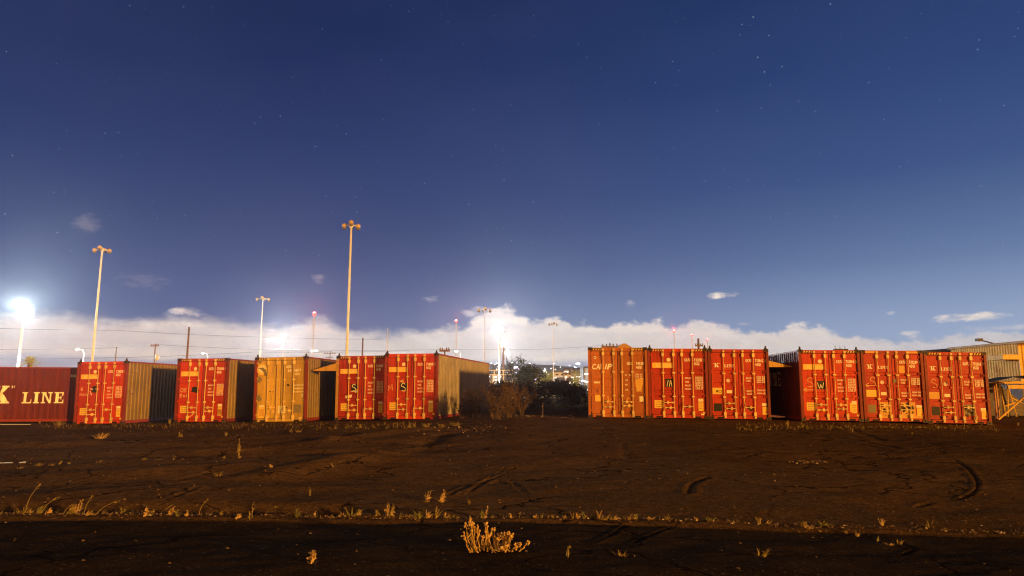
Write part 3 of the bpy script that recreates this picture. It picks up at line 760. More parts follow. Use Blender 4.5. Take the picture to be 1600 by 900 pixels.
def deco6(bl, br):
    gl, w = text2d('CA', .05); 
    d_text(bl, 'CA', .065, .205, .235, .313, W_, 0, 0.12); d_text(bl, 'IV', .215, .285, .235, .313, W_, 0, 0.1) if False else None
    d_poly(bl, [(.212, .235), (.232, .235), (.234, .313), (.214, .313)], W_); d_poly(bl, [(.305, .235), (.322, .235), (.302, .313), (.278, .313)], W_); d_text(bl, 'P', .318, .40, .235, .313, W_, 0, 0.22)
    d_ring(bl, .12, .145, .03, .055, W_); d_disc(bl, .12, .145, .025, D_, 1)
    number(br, 'GESU', '940281', '5', '45G1', f=.655, g=.208)
    for i, (s, g) in enumerate(zip(['MGW', 'TARE', 'NET', 'CUBE'], [.385, .455, .522, .595])): d_text(br, s, .62, .67 if i else .655, g, g + .018, W_)
    d_text(br, 'MAX', .69, .735, .385, .403, W_)
    for i in range(10): d_text(br, WROWS[i % 8], .795, .855, .375 + i * .026, .39 + i * .026, W_ if i < 3 else Y_); d_text(br, 'KG' if i % 2 == 0 else 'LB', .875, .905, .375 + i * .026, .39 + i * .026, W_ if i < 3 else Y_)
    d_poly(br, [(.79, .46), (.93, .43), (.92, .52), (.88, .62), (.82, .63), (.80, .55)], Y2_, -1)
    d_rect(bl, .10, .195, .488, .513, C_); d_rect(bl, .115, .205, .678, .768, Y_); d_rect(br, .855, .92, .695, .768, C_)
    d_poly(bl, [(.315, .70), (.35, .69), (.345, .75), (.375, .78), (.38, .81), (.35, .80), (.33, .75)], Y2_); d_disc(br, .70, .78, .045, S_, n=9, jag=.4); d_disc(br, .66, .725, .04, Y2_, n=9, jag=.4)
def deco7(bl, br):
    style_a(bl, br, '723121', '9', f=.62)
    d_rect(bl, .29, .425, .435, .555, B_); d_stroke(bl, [(.315, .545), (.325, .50), (.34, .455)], .026, GW_); d_stroke(bl, [(.355, .55), (.375, .46), (.39, .50), (.40, .55)], .026, GW_); d_stroke(bl, [(.36, .51), (.40, .505)], .02, GW_)
    d_rect(br, .87, .92, .925, .945, C_)
def deco8(bl, br):
    style_b(bl, br, '733862', '5')
    d_rect(bl, .06, .225, .555, .645, Y_); d_text(bl, 'MC2', .12, .215, .585, .62, D_, 1); d_rect(bl, .075, .21, .775, .885, B_)
    d_rect(br, .865, .95, .765, .805, C_); d_rect(br, .87, .955, .815, .925, Y_); d_rect(br, .865, .92, .95, .965, C_)
    d_poly(br, [(.645, .845), (.70, .83), (.725, .84), (.71, .875), (.67, .885)], S_)
def deco9(bl, br):
    style_a(bl, br, '733814', '0', f=.62)
    d_rect(bl, .285, .425, .44, .555, B_); d_stroke(bl, [(.295, .465), (.325, .545), (.345, .49), (.37, .54), (.395, .46)], .026, GW_)
    g_S(bl, .145, .455, 1.25, G_, .034); g_arrow(bl, .23, .06, .565, G_, .034)
    d_rect(br, .80, .91, .745, .87, Y_, -.5)
def deco10(bl, br):
    style_b(bl, br, '733289', '8')
    g_S(bl, .145, .435, 1.15, G_, .032); g_arrow(bl, .21, .05, .495, G_, .034)
    d_rect(bl, .06, .225, .558, .655, Y_); d_rect(bl, .075, .20, .765, .875, GL_); d_rect(bl, .262, .44, .726, .95, Y2_); d_disc(bl, .33, .83, .055, S_, 1, 10, .3)
    for f, g in ((.36, .87), (.35, .91), (.29, .81), (.39, .85)): d_disc(bl, f, g, .02, S_, 1, 8, .4)
    d_rect(br, .605, .83, .726, .945, Y2_); d_rect(br, .83, .97, .905, .945, Y2_)
    for f, g, r in ((.705, .745, .055), (.64, .80, .075), (.595, .82, .06), (.725, .795, .075), (.775, .80, .085), (.775, .865, .05), (.64, .845, .055), (.69, .88, .03), (.72, .86, .03)): d_disc(br, f, g, r, S_, 1, 10, .35)
    d_rect(br, .845, .935, .762, .80, C_, 1); d_rect(br, .85, .94, .805, .91, Y_, 1)
    d_rect(br, .61, .70, .215, .32, Y2_, -.6); d_rect(br, .502, .555, .40, .455, GL_, 12) 
def deco11(bl, br):
    style_b(bl, br, '732563', '9')
    g_S(bl, .115, .44, 1.15, G_, .026); d_disc(bl, .34, .43, .04, S_, 2, 9, .4); d_rect(bl, .04, .215, .565, .66, Y2_, -.6)
    d_rect(bl, .075, .205, .765, .885, B_); d_disc(bl, .20, .90, .045, S_, 0, 9, .4); d_disc(bl, .31, .90, .035, S_, 0, 9, .4)
    d_rect(br, .85, .935, .775, .812, C_); d_rect(br, .86, .95, .815, .925, Y_); d_rect(br, .855, .915, .95, .965, C_)
    d_poly(br, [(.60, .735), (.76, .725), (.77, .885), (.60, .875)], GL_, -.8)
    for f, g, r in ((.62, .80, .06), (.665, .82, .08), (.71, .84, .06), (.745, .80, .05), (.63, .88, .06)): d_disc(br, f, g, r, S_, 1, 10, .4)
def deco0(bl, br): style_a(bl, br, '731204', '3')

A, Bq, Cq = (RIBS_A, .026), (RIBS_B, .03), (RIBS_C, .014)
kl9 = [[(12.19 - p[0], p[1]) for p in q] for q in kline(12.19 - 2.25 - 4.4, 1.42, .90, .60, 1.75, .14)]
kl0 = kline(8.19, .98, .92, .58, 1.34, .09, wide=.787)
gl, w_ = text2d('KKFU'); 
def side_num(s, y, z, h):
    gl, w = text2d(s); out = []
    for vs, fs in gl:
        for f in fs: out.append([(y + vs[i][0] * h, z + vs[i][1] * h) for i in f])
    return out
long_box = make_container('long red container seen side-on at the left edge with big white lettering', (-32.74, 31.9, -.27), R(-78), R(0), RED2, *A, MAROON, DIMRED, deco0, nubs=False, lettersR=kl0 + side_num('KKFU', 11.52, 2.37, .12), group='shipping containers parked in the yard')
long_box.scale = (1, 1, .894)
make_container('red container with black blot and pale words beside the side-on lettered container', (-19.156, 32.17, -.341), R(-4.4), R(.86), RED, *A, SIDE, SIDE, deco1, 'plain')
make_container('red container with pale OK and Exit scrawled beside black spray blot', (-14.172, 31.503, -.224), R(-5.1), R(.44), RED, *A, SIDE, SIDE, deco2, 'stripe', nubs=False)
make_container('yellow tan container with dark shape on a pale round emblem', (-10.348, 30.898, -.187), R(-5.1), R(1.18), TAN, *Cq, POSTY, SIDE, deco3, 'stripe')
make_container('red container with ochre corner post and S with arrow on black patch', (-6.812, 31.246, -.111), R(-8.8), R(.6), RED2, *A, SIDE, SIDE, deco4, 'stripe', post=POSTY)
make_container('red container with grey streaked side exposed next to the dry shrubs', (-4.457, 30.406, -.057), R(-8.8), R(.23), RED, *A, SIDE, GREYSIDE, deco5, 'plain')
make_container('rusty orange brown container with slanted CAMP lettering', (4.366, 28.476, .098), R(-6.6), R(-.34), ORANGE, *Cq, ORANGE, ORANGE, deco6, 'stripe', nubs=False, post=ORANGE)
make_container('red container between the orange brown one and a white lettered one', (6.879, 28.60, .064), R(-6.4), R(-.44), RED, *A, RED2, RED2, deco7, 'stripe')
make_container('bright red container with yellow sticker, right of three touching containers', (9.361, 28.461, .031), R(-6.2), R(-.56), RED, *Bq, RED2, RED2, deco8, 'plain')
make_container('red container with pale S over left arrow and W on black patch', (13.016, 28.2, -.02), R(-4.5), R(-.5), RED, *A, MAROON, RED2, deco9, 'stripe', lettersL=kl9)
make_container('red container with ochre repainted lower panels full of dark holes', (15.51, 28.05, -.046), R(-4.5), R(-.6), RED2, *Bq, RED2, RED2, deco10, 'band', nubs=False)
make_container('red white lettered container at the right end beside the grey shed', (18.02, 27.95, -.118), R(-4.5), R(-.85), RED2, *Bq, RED2, RED2, deco11, 'stripe', nubs=False)
# ==PART2==
# ------------------------------------------------------------------ masts and lamps
STEEL = weathered('pale_mast_steel', (0.80, 0.78, 0.72), rust=(0.3, 0.18, 0.09), amount=0.1, streak=False)
WOOD = weathered('brown_pole_wood', (0.26, 0.15, 0.08), rust=(0.1, 0.06, 0.03), amount=0.4)
HOUS = weathered('ochre_lamp_housing', (0.62, 0.42, 0.16), amount=0.2, streak=False)
GLASSD = pbr('dark_lamp_glass', (0.16, 0.13, 0.10), 0.2)
WHITEP = pbr('white_pole_paint', (0.80, 0.80, 0.80), 0.5)
GREYP = pbr('grey_white_strip', (.42, .43, .46), .7)
LITW = pbr('lit_white_lens', (1, 1, 1), 0.4, emit=(0.93, 0.98, 1.0), estr=60)
LITR = pbr('lit_red_lens', (1, .1, .1), 0.4, emit=(1.0, 0.03, 0.025), estr=6)
LITP = pbr('lit_pale_lens', (1, 1, 1), 0.4, emit=(1.0, 0.86, 0.72), estr=14)
LITV = pbr('lit_violet_lens', (1, 1, 1), 0.4, emit=(0.72, 0.66, 1.0), estr=20)
DARKST = pbr('dark_steel', (0.05, 0.045, 0.04), 0.6)
def add_lamp(name, loc, power, col, rad=0.4):
    d = bpy.data.lights.new(name, 'POINT'); d.energy = power; d.color = col; d.shadow_soft_size = rad
    o = bpy.data.objects.new(name, d); scene.collection.objects.link(o); o.location = loc; return o
def light_mast(px, py, Y, r0, label):
    p = at(px, py, Y); z0 = gz(p.x, Y) - .1; h = p.z - z0
    t = thing('light_mast', label, 'light mast', (p.x, Y, z0), (0, 0, R(12)), 'unlit light masts behind the containers')
    r0 *= .68; b = MB(); b.box(-.5, .5, -.5, .5, 0, .35); b.tube([(0, 0, .3), (0, 0, .8)], r0 * 1.4, 12); b.box(-.12, .12, -r0 - .12, -r0 * .8, 1.2, 1.8)
    for z in (h * .35, h * .62): b.box(-.06, .06, -r0 * .95, -r0 * .5, z, z + .25)
    b.tube([(r0 * .8, 0, 1.0), (r0 * .72, 0, h * .5), (r0 * .55, 0, h - .5)], .02, 4); b.tube([(0, 0, .4), (0, 0, h * .5), (0, 0, h - .3)], [r0, r0 * .78, r0 * .55], 14); b.build('pole', [STEEL], t)
    a = MB(); s = min(Y / 70.0 * .70, 1.05)
    a.tube([(-s, 0, h - .35), (s, 0, h - .35)], .07, 8); a.tube([(0, -s, h - .35), (0, s, h - .35)], .07, 8); a.lathe([(.16, h - .6), (.2, h - .45), (.2, h - .2), (.08, h - .05)], 10); a.build('cross_arm', [STEEL], t)
    hb = MB(); hb.lathe([(.09, .10), (.20, .09), (.245, .02), (.245, -.17), (.21, -.22)], 14); hb.lathe([(.05, .10), (.05, .2)], 8); hb.box(-.05, .05, -.27, -.23, -.15, .02)
    lb = MB(); lb.lathe([(.21, -.221), (.235, -.28), (.20, -.42), (.08, -.49)], 14)
    first = None
    for k, (x, y) in enumerate(((-s, 0), (s, 0), (0, -s), (0, s))):
        if first is None: hd = hb.build('lamp_head', [HOUS], t); lens = lb.build('lens', [GLASSD], hd); first = (hd, lens)
        else:
            hd = first[0].copy(); scene.collection.objects.link(hd); ln = first[1].copy(); scene.collection.objects.link(ln); ln.parent = hd
        hd.location = (x, y, h - .35 + (.22 if k > 1 else 0))
    return t
light_mast(160, 386, 85, .24, 'tall unlit four headed light mast rising behind the black blot container')
light_mast(549, 347, 70, .23, 'tallest unlit four headed light mast, behind the S and arrow container')
light_mast(411, 464, 129, .19, 'unlit light mast behind the yellow tan container')
light_mast(757, 481, 122, .18, 'unlit light mast rising beside the far corner of the grey sided container')
light_mast(864, 504, 185, .18, 'farthest unlit light mast, above the hedge and city lights')
def flood(px, py, Y, label, mat, power, r0=.14, col=(0.90, 0.97, 1.0), size=.5, n=4):
    p = at(px, py, Y); z0 = gz(p.x, Y) - .1; h = p.z - z0
    t = thing('floodlight_pole', label, 'floodlight', (p.x, Y, z0), (0, 0, 0), 'lit floodlights behind the containers')
    b = MB(); b.tube([(0, 0, 0), (0, 0, h * .5), (0, 0, h)], [r0, r0 * .85, r0 * .7], 10); b.build('pole', [mat], t)
    a = MB(); a.box(-size, size, .0, .10, h - .06, h + .06); a.box(-size, size, .0, .10, h - size * .9, h - size * .9 + .10); a.build('cross_arm', [mat], t)
    hc = h
    cl = [(0, 0)] + [(math.cos(R(60 * k)), math.sin(R(60 * k))) for k in range(6)] if n > 2 else [(-.5, 0), (.5, 0), (0, .85)]
    for cx, cz in cl:
        x = cx * size * 1.02; h = hc + cz * size * 1.02
        g = MB(); q = size * .5
        g.add([(x - q * .6, .35, h - q * .5), (x + q * .6, .35, h - q * .5), (x + q * .6, .35, h + q * .5), (x - q * .6, .35, h + q * .5), (x - q * .95, -.10, h - q), (x + q * .95, -.10, h - q), (x + q * .95, -.10, h + q * .8), (x - q * .95, -.10, h + q * .8)], [(0, 1, 2, 3), (0, 4, 5, 1), (1, 5, 6, 2), (2, 6, 7, 3), (3, 7, 4, 0)])
        hd = g.build('lamp_head', [HOUS], t)
        l = MB(); l.lathe([(q * .1, -.14), (q * .6, -.12), (q * .85, -.04), (q * .9, .02)], 14)
        ln = l.build('lens', [LITW], hd); ln.rotation_euler = (R(90), 0, 0); ln.location = (x, -.12, h); 
        for v in ln.data.vertices: v.co.z *= -1
        for v in ln.data.vertices: v.co.z *= -1
    add_lamp('flood_glow', (p.x, Y - .8, z0 + hc), power, col, .5)
flood(38, 482, 112, 'brightest white floodlight on a pale pole above the lettered side-on container', WHITEP, 125000, .25, (0.86, 0.98, 1.0), .70, 3)
flood(443, 527, 150, 'white floodlight glaring just above the yellow tan container', WHITEP, 90000, .16, (0.95, 0.98, 1.0), .45, 3)
flood(780, 515, 140, 'large white floodlight on a white pole, behind the hedge', WHITEP, 62000, .22, (0.95, 0.98, 1.0), .62, 3)
flood(786.5, 537, 200, 'white floodlight on an orange brown pole, behind the hedge', WOOD, 26000, .42, (0.95, 0.98, 1.0), .9, 2)
flood(792, 551, 240, 'smallest white floodlight on a dark thin pole, behind the hedge', DARKST, 16000, .22, (0.9, 0.95, 1.0), .6, 2)

def radio_mast(px, py, Y, label, power, r=.9):
    p = at(px, py, Y); z0 = gz(p.x, Y) - .1; h = p.z - z0
    t = thing('radio_mast', label, 'radio mast', (p.x, Y, z0), (0, 0, 0), 'radio masts with red beacons on the skyline')
    b = MB(); w = .34
    for q in range(3):
        a = 2 * math.pi * q / 3; b.tube([(w * math.cos(a), w * math.sin(a), 0), (w * math.cos(a), w * math.sin(a), h - .6)], .085, 5, q % 2)
    for k in range(int(h / 2)):
        for q in range(3):
            a = 2 * math.pi * q / 3; c = 2 * math.pi * (q + 1) / 3
            b.tube([(w * math.cos(a), w * math.sin(a), 2 * k), (w * math.cos(c), w * math.sin(c), 2 * k + 2)], .05, 4, (k // 4) % 2)
    b.build('lattice', [WHITEP, STEEL], t)
    g = MB(); g.lathe([(r * .5, 0), (r * .75, .2), (r * .75, r), (r * .3, r * 1.3)], 12); bc = g.build('beacon', [LITR], t, (0, 0, h - .6))
    add_lamp('beacon_glow', (p.x, Y, p.z + .4 + r * .8), power, (1.0, 0.10, 0.08), .6)
radio_mast(491, 491, 380, 'brightest red beacon mast, above the yellow tan container', 45000, 1.3)
radio_mast(713, 502, 420, 'red beacon mast behind the grey sided container', 30000, 1.1)
radio_mast(1053, 518, 620, 'red beacon mast standing highest of the three behind the right hand row', 30000, 1.3)
radio_mast(1081, 524, 620, 'red beacon mast in the middle of three behind the right hand row', 20000, 1.1)
radio_mast(1105, 531, 620, 'red beacon mast standing lowest of three behind the right hand row', 15000, 1.0)

def utility_pole(px, py, Y, label, r=.13, arms=(), gear=False, mat=WOOD):
    p = at(px, py, Y); z0 = gz(p.x, Y) - .1; h = p.z - z0
    t = thing('utility_pole', label, 'utility pole', (p.x, Y, z0), (0, 0, R(random.uniform(-15, 15))), 'utility poles standing behind the containers')
    b = MB(); b.tube([(0, 0, 0), (0, 0, h * .6), (0, 0, h)], [r, r * .8, r * .62], 8); b.build('pole', [mat], t)
    for dz, w in arms:
        a = MB(); a.box(-w, w, -.07 - r, -r * .5, h - dz - .08, h - dz + .08)
        for x in (-w * .85, -w * .4, w * .4, w * .85): a.lathe([(.05, 0), (.07, .08), (.04, .2)], 6, (x, -.07 - r * .5, h - dz + .08))
        a.build('crossarm', [mat], t)
    if gear:
        g = MB(); g.lathe([(.05, 0), (.3, .05), (.3, .8), (.1, .9)], 10, (.45, 0, h - 2.6)); g.build('transformer', [STEEL], t)
    return p
utility_pole(182, 542, 110, 'thin bare utility pole behind the black blot container', .11)
utility_pole(243, 537, 105, 'utility pole with transformer between the two leftmost red doored containers', .14, [(.35, .7)], True)
utility_pole(295.5, 511, 70, 'bare wooden pole rising behind the OK Exit container', .14)
utility_pole(516, 549, 170, 'small far utility pole with crossarm beside the tallest light mast', .14, [(.5, 1.6), (1.6, 1.0)])
utility_pole(567, 528, 95, 'bare wooden pole just right of the tallest light mast', .16)
utility_pole(695, 546, 60, 'wide topped utility pole behind the grey sided container roof', .10, [(.12, .45)])
utility_pole(953, 536, 62, 'utility pole with two crossarms behind the orange brown container', .10, [(.35, .75), (.95, .75)], True)
utility_pole(1091, 529, 85, 'orange lit wooden pole with short crossarm behind middle red container', .20, [(.9, .5)])
utility_pole(606, 513, 300, 'thin pale far pole on the skyline left of the grey sided container', .22, mat=STEEL)
def power_line(label, pts, r=.022):
    t = MB(); P = [at(*p) for p in pts]; Q = []
    for a, b in zip(P[:-1], P[1:]):
        for k in range(8):
            u = k / 8; q = a.lerp(b, u); q.z -= .035 * (b - a).length ** 1 * u * (1 - u) * .6; Q.append(q)
    Q.append(P[-1]); t.tube(Q, r * .75, 5)
    o = t.build('power_line', [DARKST]); tag(o, label, 'power line', 'power lines strung across the sky')
power_line('power line dipping between the poles at far left', [(-120, 545, 88), (110, 545, 100), (182, 543, 110), (243, 538, 105), (330, 543, 104), (520, 549, 104)])
power_line('long power line crossing high at left through the tall mast', [(-100, 510, 92), (180, 516, 110), (420, 527, 130), (600, 530, 130)], .028)
power_line('long power line crossing the middle above the hedge', [(430, 546, 150), (700, 546, 150), (865, 545, 150), (960, 538, 150)], .03)
power_line('lowest power line, running just above the left container roofs', [(-100, 559, 92), (120, 560, 110), (400, 550, 140), (640, 548, 140)], .03)
def street_lamp(px, py, Y, label, mat=LITP, group=None, r=.35, arm=1.2):
    p = at(px, py, Y); z0 = gz(p.x, Y) - .1; h = p.z - z0
    t = thing('street_lamp', label, 'street lamp', (p.x, Y, z0), group=group)
    b = MB(); b.tube([(arm, 0, 0), (arm, 0, h - .6), (arm * .7, 0, h - .05), (0, 0, h)], [.10, .08, .06, .05], 6); b.build('pole', [STEEL], t)
    g = MB(); g.lathe([(r * .3, -r * .45), (r, -r * .2), (r, r * .1), (r * .3, r * .3)], 10, (0, 0, h)); g.build('lamp_head', [mat], t)
street_lamp(121, 546, 120, 'curved arm street lamp beside the tall mast at left', r=.28)
street_lamp(317, 552, 160, 'small street lamp just above the OK Exit container roof', r=.3)
street_lamp(487, 548, 200, 'small pale street lamp under the brightest red beacon, nearer the floodlight', r=.4, arm=-1)
street_lamp(494, 548, 200, 'small pale street lamp under the brightest red beacon, nearer the tallest mast', r=.4)
street_lamp(713, 549, 200, 'small pale street lamp under the beacon mast behind the grey sided container', r=.45)

# ------------------------------------------------------------------ far hill and town
def build_hill():
    n, m = 160, 14; xs = np.linspace(-2600, 2600, n); vs = []; fs = []
    for j in range(m):
        y = 1150 + j * 70
        for x in xs:
            hgt = 64 + 14 * float(vnoise(np.array([x / 330.]), np.array([0.3]), 21)[0]) * 2 + 8 * float(vnoise(np.array([x / 90.]), np.array([0.7]), 22)[0])
            t = j / (m - 1); vs.append((x, y, -3 + hgt * (t * t * (3 - 2 * t)) + (2.5 * float(vnoise(np.array([x / 60.]), np.array([y / 60.]), 23)[0]) if 0 < j < m - 1 else 0)))
    for j in range(m - 1):
        for i in range(n - 1): fs.append((j * n + i, j * n + i + 1, (j + 1) * n + i + 1, (j + 1) * n + i))
    b = MB(); b.add(vs, fs, 0, True)
    def bld(N, bs):
        tc = N.new('ShaderNodeTexCoord'); q = N.noise(tc.outputs['Object'], 0.03, 5, 0.65)
        N.l.new(N.mix(N.lerp(q, .35, .65, 0, 1), (0.05, 0.06, 0.05, 1), (0.14, 0.13, 0.11, 1)), bs.inputs['Base Color'])
    o = b.build('hill', [pbr('dark_hillside', (.08, .08, .07), .95, 0, bld)]); tag(o, kind='structure')
build_hill()
def lit_wall(name, wall, lit, sx, sz, dens, estr):
    """house wall with rows of lit and unlit windows"""
    def bld(N, b):
        tc = N.new('ShaderNodeTexCoord'); sp = N.new('ShaderNodeSeparateXYZ'); N.l.new(tc.outputs['Object'], sp.inputs[0])
        u = N.m('DIVIDE', N.m('ADD', sp.outputs[0], sp.outputs[1]), sx); v = N.m('DIVIDE', sp.outputs[2], sz)
        fu = N.m('FRACT', u); fv = N.m('FRACT', v)
        win = N.m('MULTIPLY', N.m('MULTIPLY', N.m('GREATER_THAN', fu, .25), N.m('LESS_THAN', fu, .80)), N.m('MULTIPLY', N.m('GREATER_THAN', fv, .35), N.m('LESS_THAN', fv, .80)))
        wn = N.new('ShaderNodeTexWhiteNoise', noise_dimensions='2D'); N.l.new(N.xyz(N.m('FLOOR', u), N.m('FLOOR', v), 0.0), wn.inputs[0])
        on = N.m('MULTIPLY', win, N.m('GREATER_THAN', wn.outputs[0], 1 - dens))
        N.l.new(N.mix(win, (*wall, 1), (.03, .035, .05, 1)), b.inputs['Base Color'])
        b.inputs['Emission Color'].default_value = (*lit, 1); N.l.new(N.m('MULTIPLY', on, estr), b.inputs['Emission Strength'])
    return pbr(name, wall, .8, 0, bld)
WIN = [lit_wall('warm_lit_facade', (.55, .5, .45), (1, .84, .62), 3.2, 2.6, .62, 2.6), lit_wall('white_lit_facade', (.6, .6, .6), (.95, .96, 1), 5.0, 2.8, .75, 3.0), lit_wall('dim_lit_facade', (.3, .3, .33), (1, .8, .6), 4.0, 3.2, .4, 2.0)]
ROOFD = pbr('dark_far_roof', (.12, .11, .11), .8)
def far_house(x0, x1, ytop, Y, k, label, d=14, gable=False):
    a = at(x0, ytop, Y); c = at(x1, ytop, Y); z0 = -1.6; w = c.x - a.x; h = a.z - z0
    t = thing('far_building', label, 'building', (a.x, Y, z0), group='lit buildings of the far town')
    b = MB(); b.box(0, w, 0, d, 0, h * (.72 if gable else .94)); b.build('wall', [WIN[k]], t)
    r = MB()
    if gable:
        z = h * .72; r.add([(-.3, -.3, z), (w + .3, -.3, z), (w + .3, d + .3, z), (-.3, d + .3, z), (w * .1, d / 2, h), (w * .9, d / 2, h)], [(0, 1, 5, 4), (2, 3, 4, 5), (1, 2, 5), (3, 0, 4), (3, 2, 1, 0)])
    else:
        r.box(-.4, w + .4, -.4, d + .4, h * .94 + .003, h); r.box(w * .3, w * .5, d * .3, d * .6, h + .003, h + .06 * h)
    r.build('roof', [ROOFD], t)
for i, (x0, x1, y, Y, k, g) in enumerate([(757, 768, 588, 520, 2, 1), (769, 783, 583, 600, 1, 0), (800, 812, 589, 480, 0, 1), (814, 824, 585, 640, 2, 0), (826, 838, 590, 500, 1, 1), (839, 851, 586, 620, 2, 0), (846, 858, 592, 430, 0, 1), (866, 880, 580, 640, 1, 0), (881, 892, 583, 560, 0, 0), (882, 889, 577, 760, 1, 0), (890, 906, 582, 660, 1, 0), (869, 884, 589, 470, 0, 1), (886, 901, 590, 450, 0, 1), (857, 868, 584, 700, 2, 1), (902, 911, 586, 600, 1, 0), (892, 896, 577, 800, 2, 0)]):
    far_house(x0, x1, y, Y, k, ['small far house with warm lit windows beyond the hedge', 'pale far block with white lit windows beyond the hedge', 'dim far building with few lit windows beyond the hedge'][k], gable=g)
for i in range(46):
    px = random.uniform(757, 920) if i < 34 else random.choice([random.uniform(1205, 1245), random.uniform(757, 835)])
    py = random.uniform(566, 592); Y = 1100 + (592 - py) * 14
    p = at(px, py, Y)
    street_lamp(px, py, min(Y, 1500), 'tiny far street lamp glinting on the hillside beyond the hedge', [LITW, LITP, LITP, LITV][i % 4], 'far street lamps scattered over the hillside', r=random.uniform(.5, 1.0), arm=.6)
# lamps close to the trees of the town
for px, py, Y, m, lb in [(838, 593, 170, LITV, 'violet white lamp at the hedge top beside the dark round tree'), (911, 595, 150, LITV, 'violet white lamp at the hedge top beside the orange brown container'), (806, 573.5, 330, LITV, 'small violet lamp among the bare twigs'), (903, 568, 420, LITW, 'white lamp above the far roofs beside the orange brown container')]:
    street_lamp(px, py, Y, lb, m, r=.42 if Y < 200 else .9)
add_lamp('town_lamp', tuple(at(852, 586, 290)), 2500, (1, .86, .5), .4)
add_lamp('town_lamp', tuple(at(902, 586, 290)), 2500, (1, .86, .5), .4)

# glass fronted office
def office():
    Y = 155; a = at(912, 575, Y); z0 = gz(a.x, Y) - .2; h = a.z - z0; w = 6.5
    t = thing('office_block', 'dark framed office block with lit floors at the left edge of the orange brown container', 'building', (a.x, Y, z0))
    f = MB()
    for x in (0, w * .5, w): f.box(x - .12, x + .12, -.1, .1, 0, h)
    f.box(-.12, w + .12, -.14, 8, h + .002, h + .35); f.build('frame', [DARKST], t)
    g = MB(); g.box(.0, w, .12, 7.8, 0, h - .01); g.build('wall', [pbr('grey_office_glass', (.25, .28, .3), .25)], t)
    for z in (h * .25, h * .52, h * .78):
        l = MB(); l.box(.15, w - .15, .05, .115, z, z + .28); l.build('window', [pbr('lit_office_window', (1, 1, 1), .4, emit=(1, .98, .92), estr=1.6)], t)
office()
def rail_frame():
    Y = 100; t = None
    p0 = at(758, 605, Y); t = thing('rail_fence', 'white painted rail frame behind the hedge under the big floodlight', 'rail fence', (p0.x, Y, gz(p0.x, Y)))
    zt = at(758, 578, Y).z - gz(p0.x, Y); L = at(801, 600, Y).x - p0.x
    for k in range(4):
        b = MB(); x = L * k / 3; b.box(x - .07, x + .07, -.07, .07, -.1, zt); b.build('post', [WHITEP], t)
    for z in (zt - .12, zt - .75, zt - 1.7):
        b = MB(); b.box(-.05, L + .05, -.105, -.073, z, z + .12); b.build('rail', [WHITEP], t)
rail_frame()

# ------------------------------------------------------------------ plants
def leafmat(name, c1, c2, tr=.0):
    def bld(N, b):
        gi = N.new('ShaderNodeTexCoord'); n = N.noise(gi.outputs['Object'], 2.3, 4, .7); n2 = N.noise(gi.outputs['Object'], 31.0, 2, .5)
        f = N.m('ADD', N.m('MULTIPLY', n, .5), N.m('MULTIPLY', n2, .5))
        N.l.new(N.mix(N.lerp(f, .35, .65, 0, 1), (*c1, 1), (*c2, 1)), b.inputs['Base Color'])
    return pbr(name, c1, .8, 0, bld)
HEDGE = leafmat('dry_hedge_leaves', (.050, .026, .007), (.14, .072, .016))
DRY = leafmat('dry_weed_stalk', (.34, .21, .07), (.60, .40, .15))
DRY2 = leafmat('dull_weed_leaf', (.16, .115, .030), (.34, .24, .06))
GREENW = leafmat('olive_weed_leaf', (.12, .12, .025), (.30, .25, .05))
STEMB = leafmat('brown_twig', (.07, .042, .016), (.15, .09, .035))
DKGREEN = leafmat('dark_green_leaf', (.030, .040, .014), (.075, .085, .028))
PALEG = leafmat('yellow_green_leaf', (.16, .18, .03), (.30, .30, .06))
PALMG = leafmat('bright_palm_leaf', (.42, .42, .07), (.60, .58, .14))
SUCC = leafmat('ochre_succulent_stem', (.36, .21, .05), (.64, .42, .12))
SUCCF = leafmat('ochre_flower_head', (.42, .24, .06), (.70, .46, .14))
def leaf(b, p, s, rnd, mi=0, up=.3):
    d = Vector((rnd.gauss(0, 1), rnd.gauss(0, 1), rnd.gauss(up, .8))).normalized(); e = d.cross(Vector((rnd.gauss(0, 1), rnd.gauss(0, 1), rnd.gauss(0, 1)))).normalized()
    p = Vector(p); a = p + d * s; w = e * s * .33
    b.add([p, p + d * s * .45 + w, a, p + d * s * .45 - w], [(0, 1, 2, 3)], mi)
def hedge():
    rnd = random.Random(3); t = thing('hedge', 'broad dry brown hedge filling the gap between the two container rows', 'hedge', (1.0, 45.5, gz(1.0, 45.5)))
    b = MB(); s = MB()
    for c in range(340):
        x = rnd.uniform(-7.5, 9.5); y = rnd.uniform(-2.2, 2.2); top = 1.56 + .08 * math.sin(x * 1.1) + .06 * math.sin(x * 3.1 + 1) - .09 * y * y + .04 * x * 0 + rnd.uniform(-.12, .10)
        if x > 3.2: top -= .06
        cz = rnd.uniform(.25, top - .25); 
        if rnd.random() < .5: cz = top - rnd.uniform(.1, .35)
        rr = rnd.uniform(.30, .62)
        for k in range(95):
            v = Vector((rnd.gauss(0, 1), rnd.gauss(0, 1), rnd.gauss(0, .8))).normalized() * rr * rnd.random() ** .35
            q = Vector((x + v.x, y + v.y, min(max(cz + v.z * .8, .02), top + rnd.random() ** 3 * .25)))
            leaf(b, q, rnd.uniform(.09, .18), rnd)
    for k in range(150):
        x = rnd.uniform(-7.5, 9.5); y = rnd.uniform(-2.2, 1); h = rnd.uniform(.8, 1.9)
        s.tube([(x, y, -.1), (x + rnd.uniform(-.1, .1), y, h * .5), (x + rnd.uniform(-.3, .3), y + rnd.uniform(-.1, .1), h)], [.016, .012, .005], 4)
    b.build('foliage', [HEDGE], t); s.build('branchwork', [STEMB], t)
hedge()
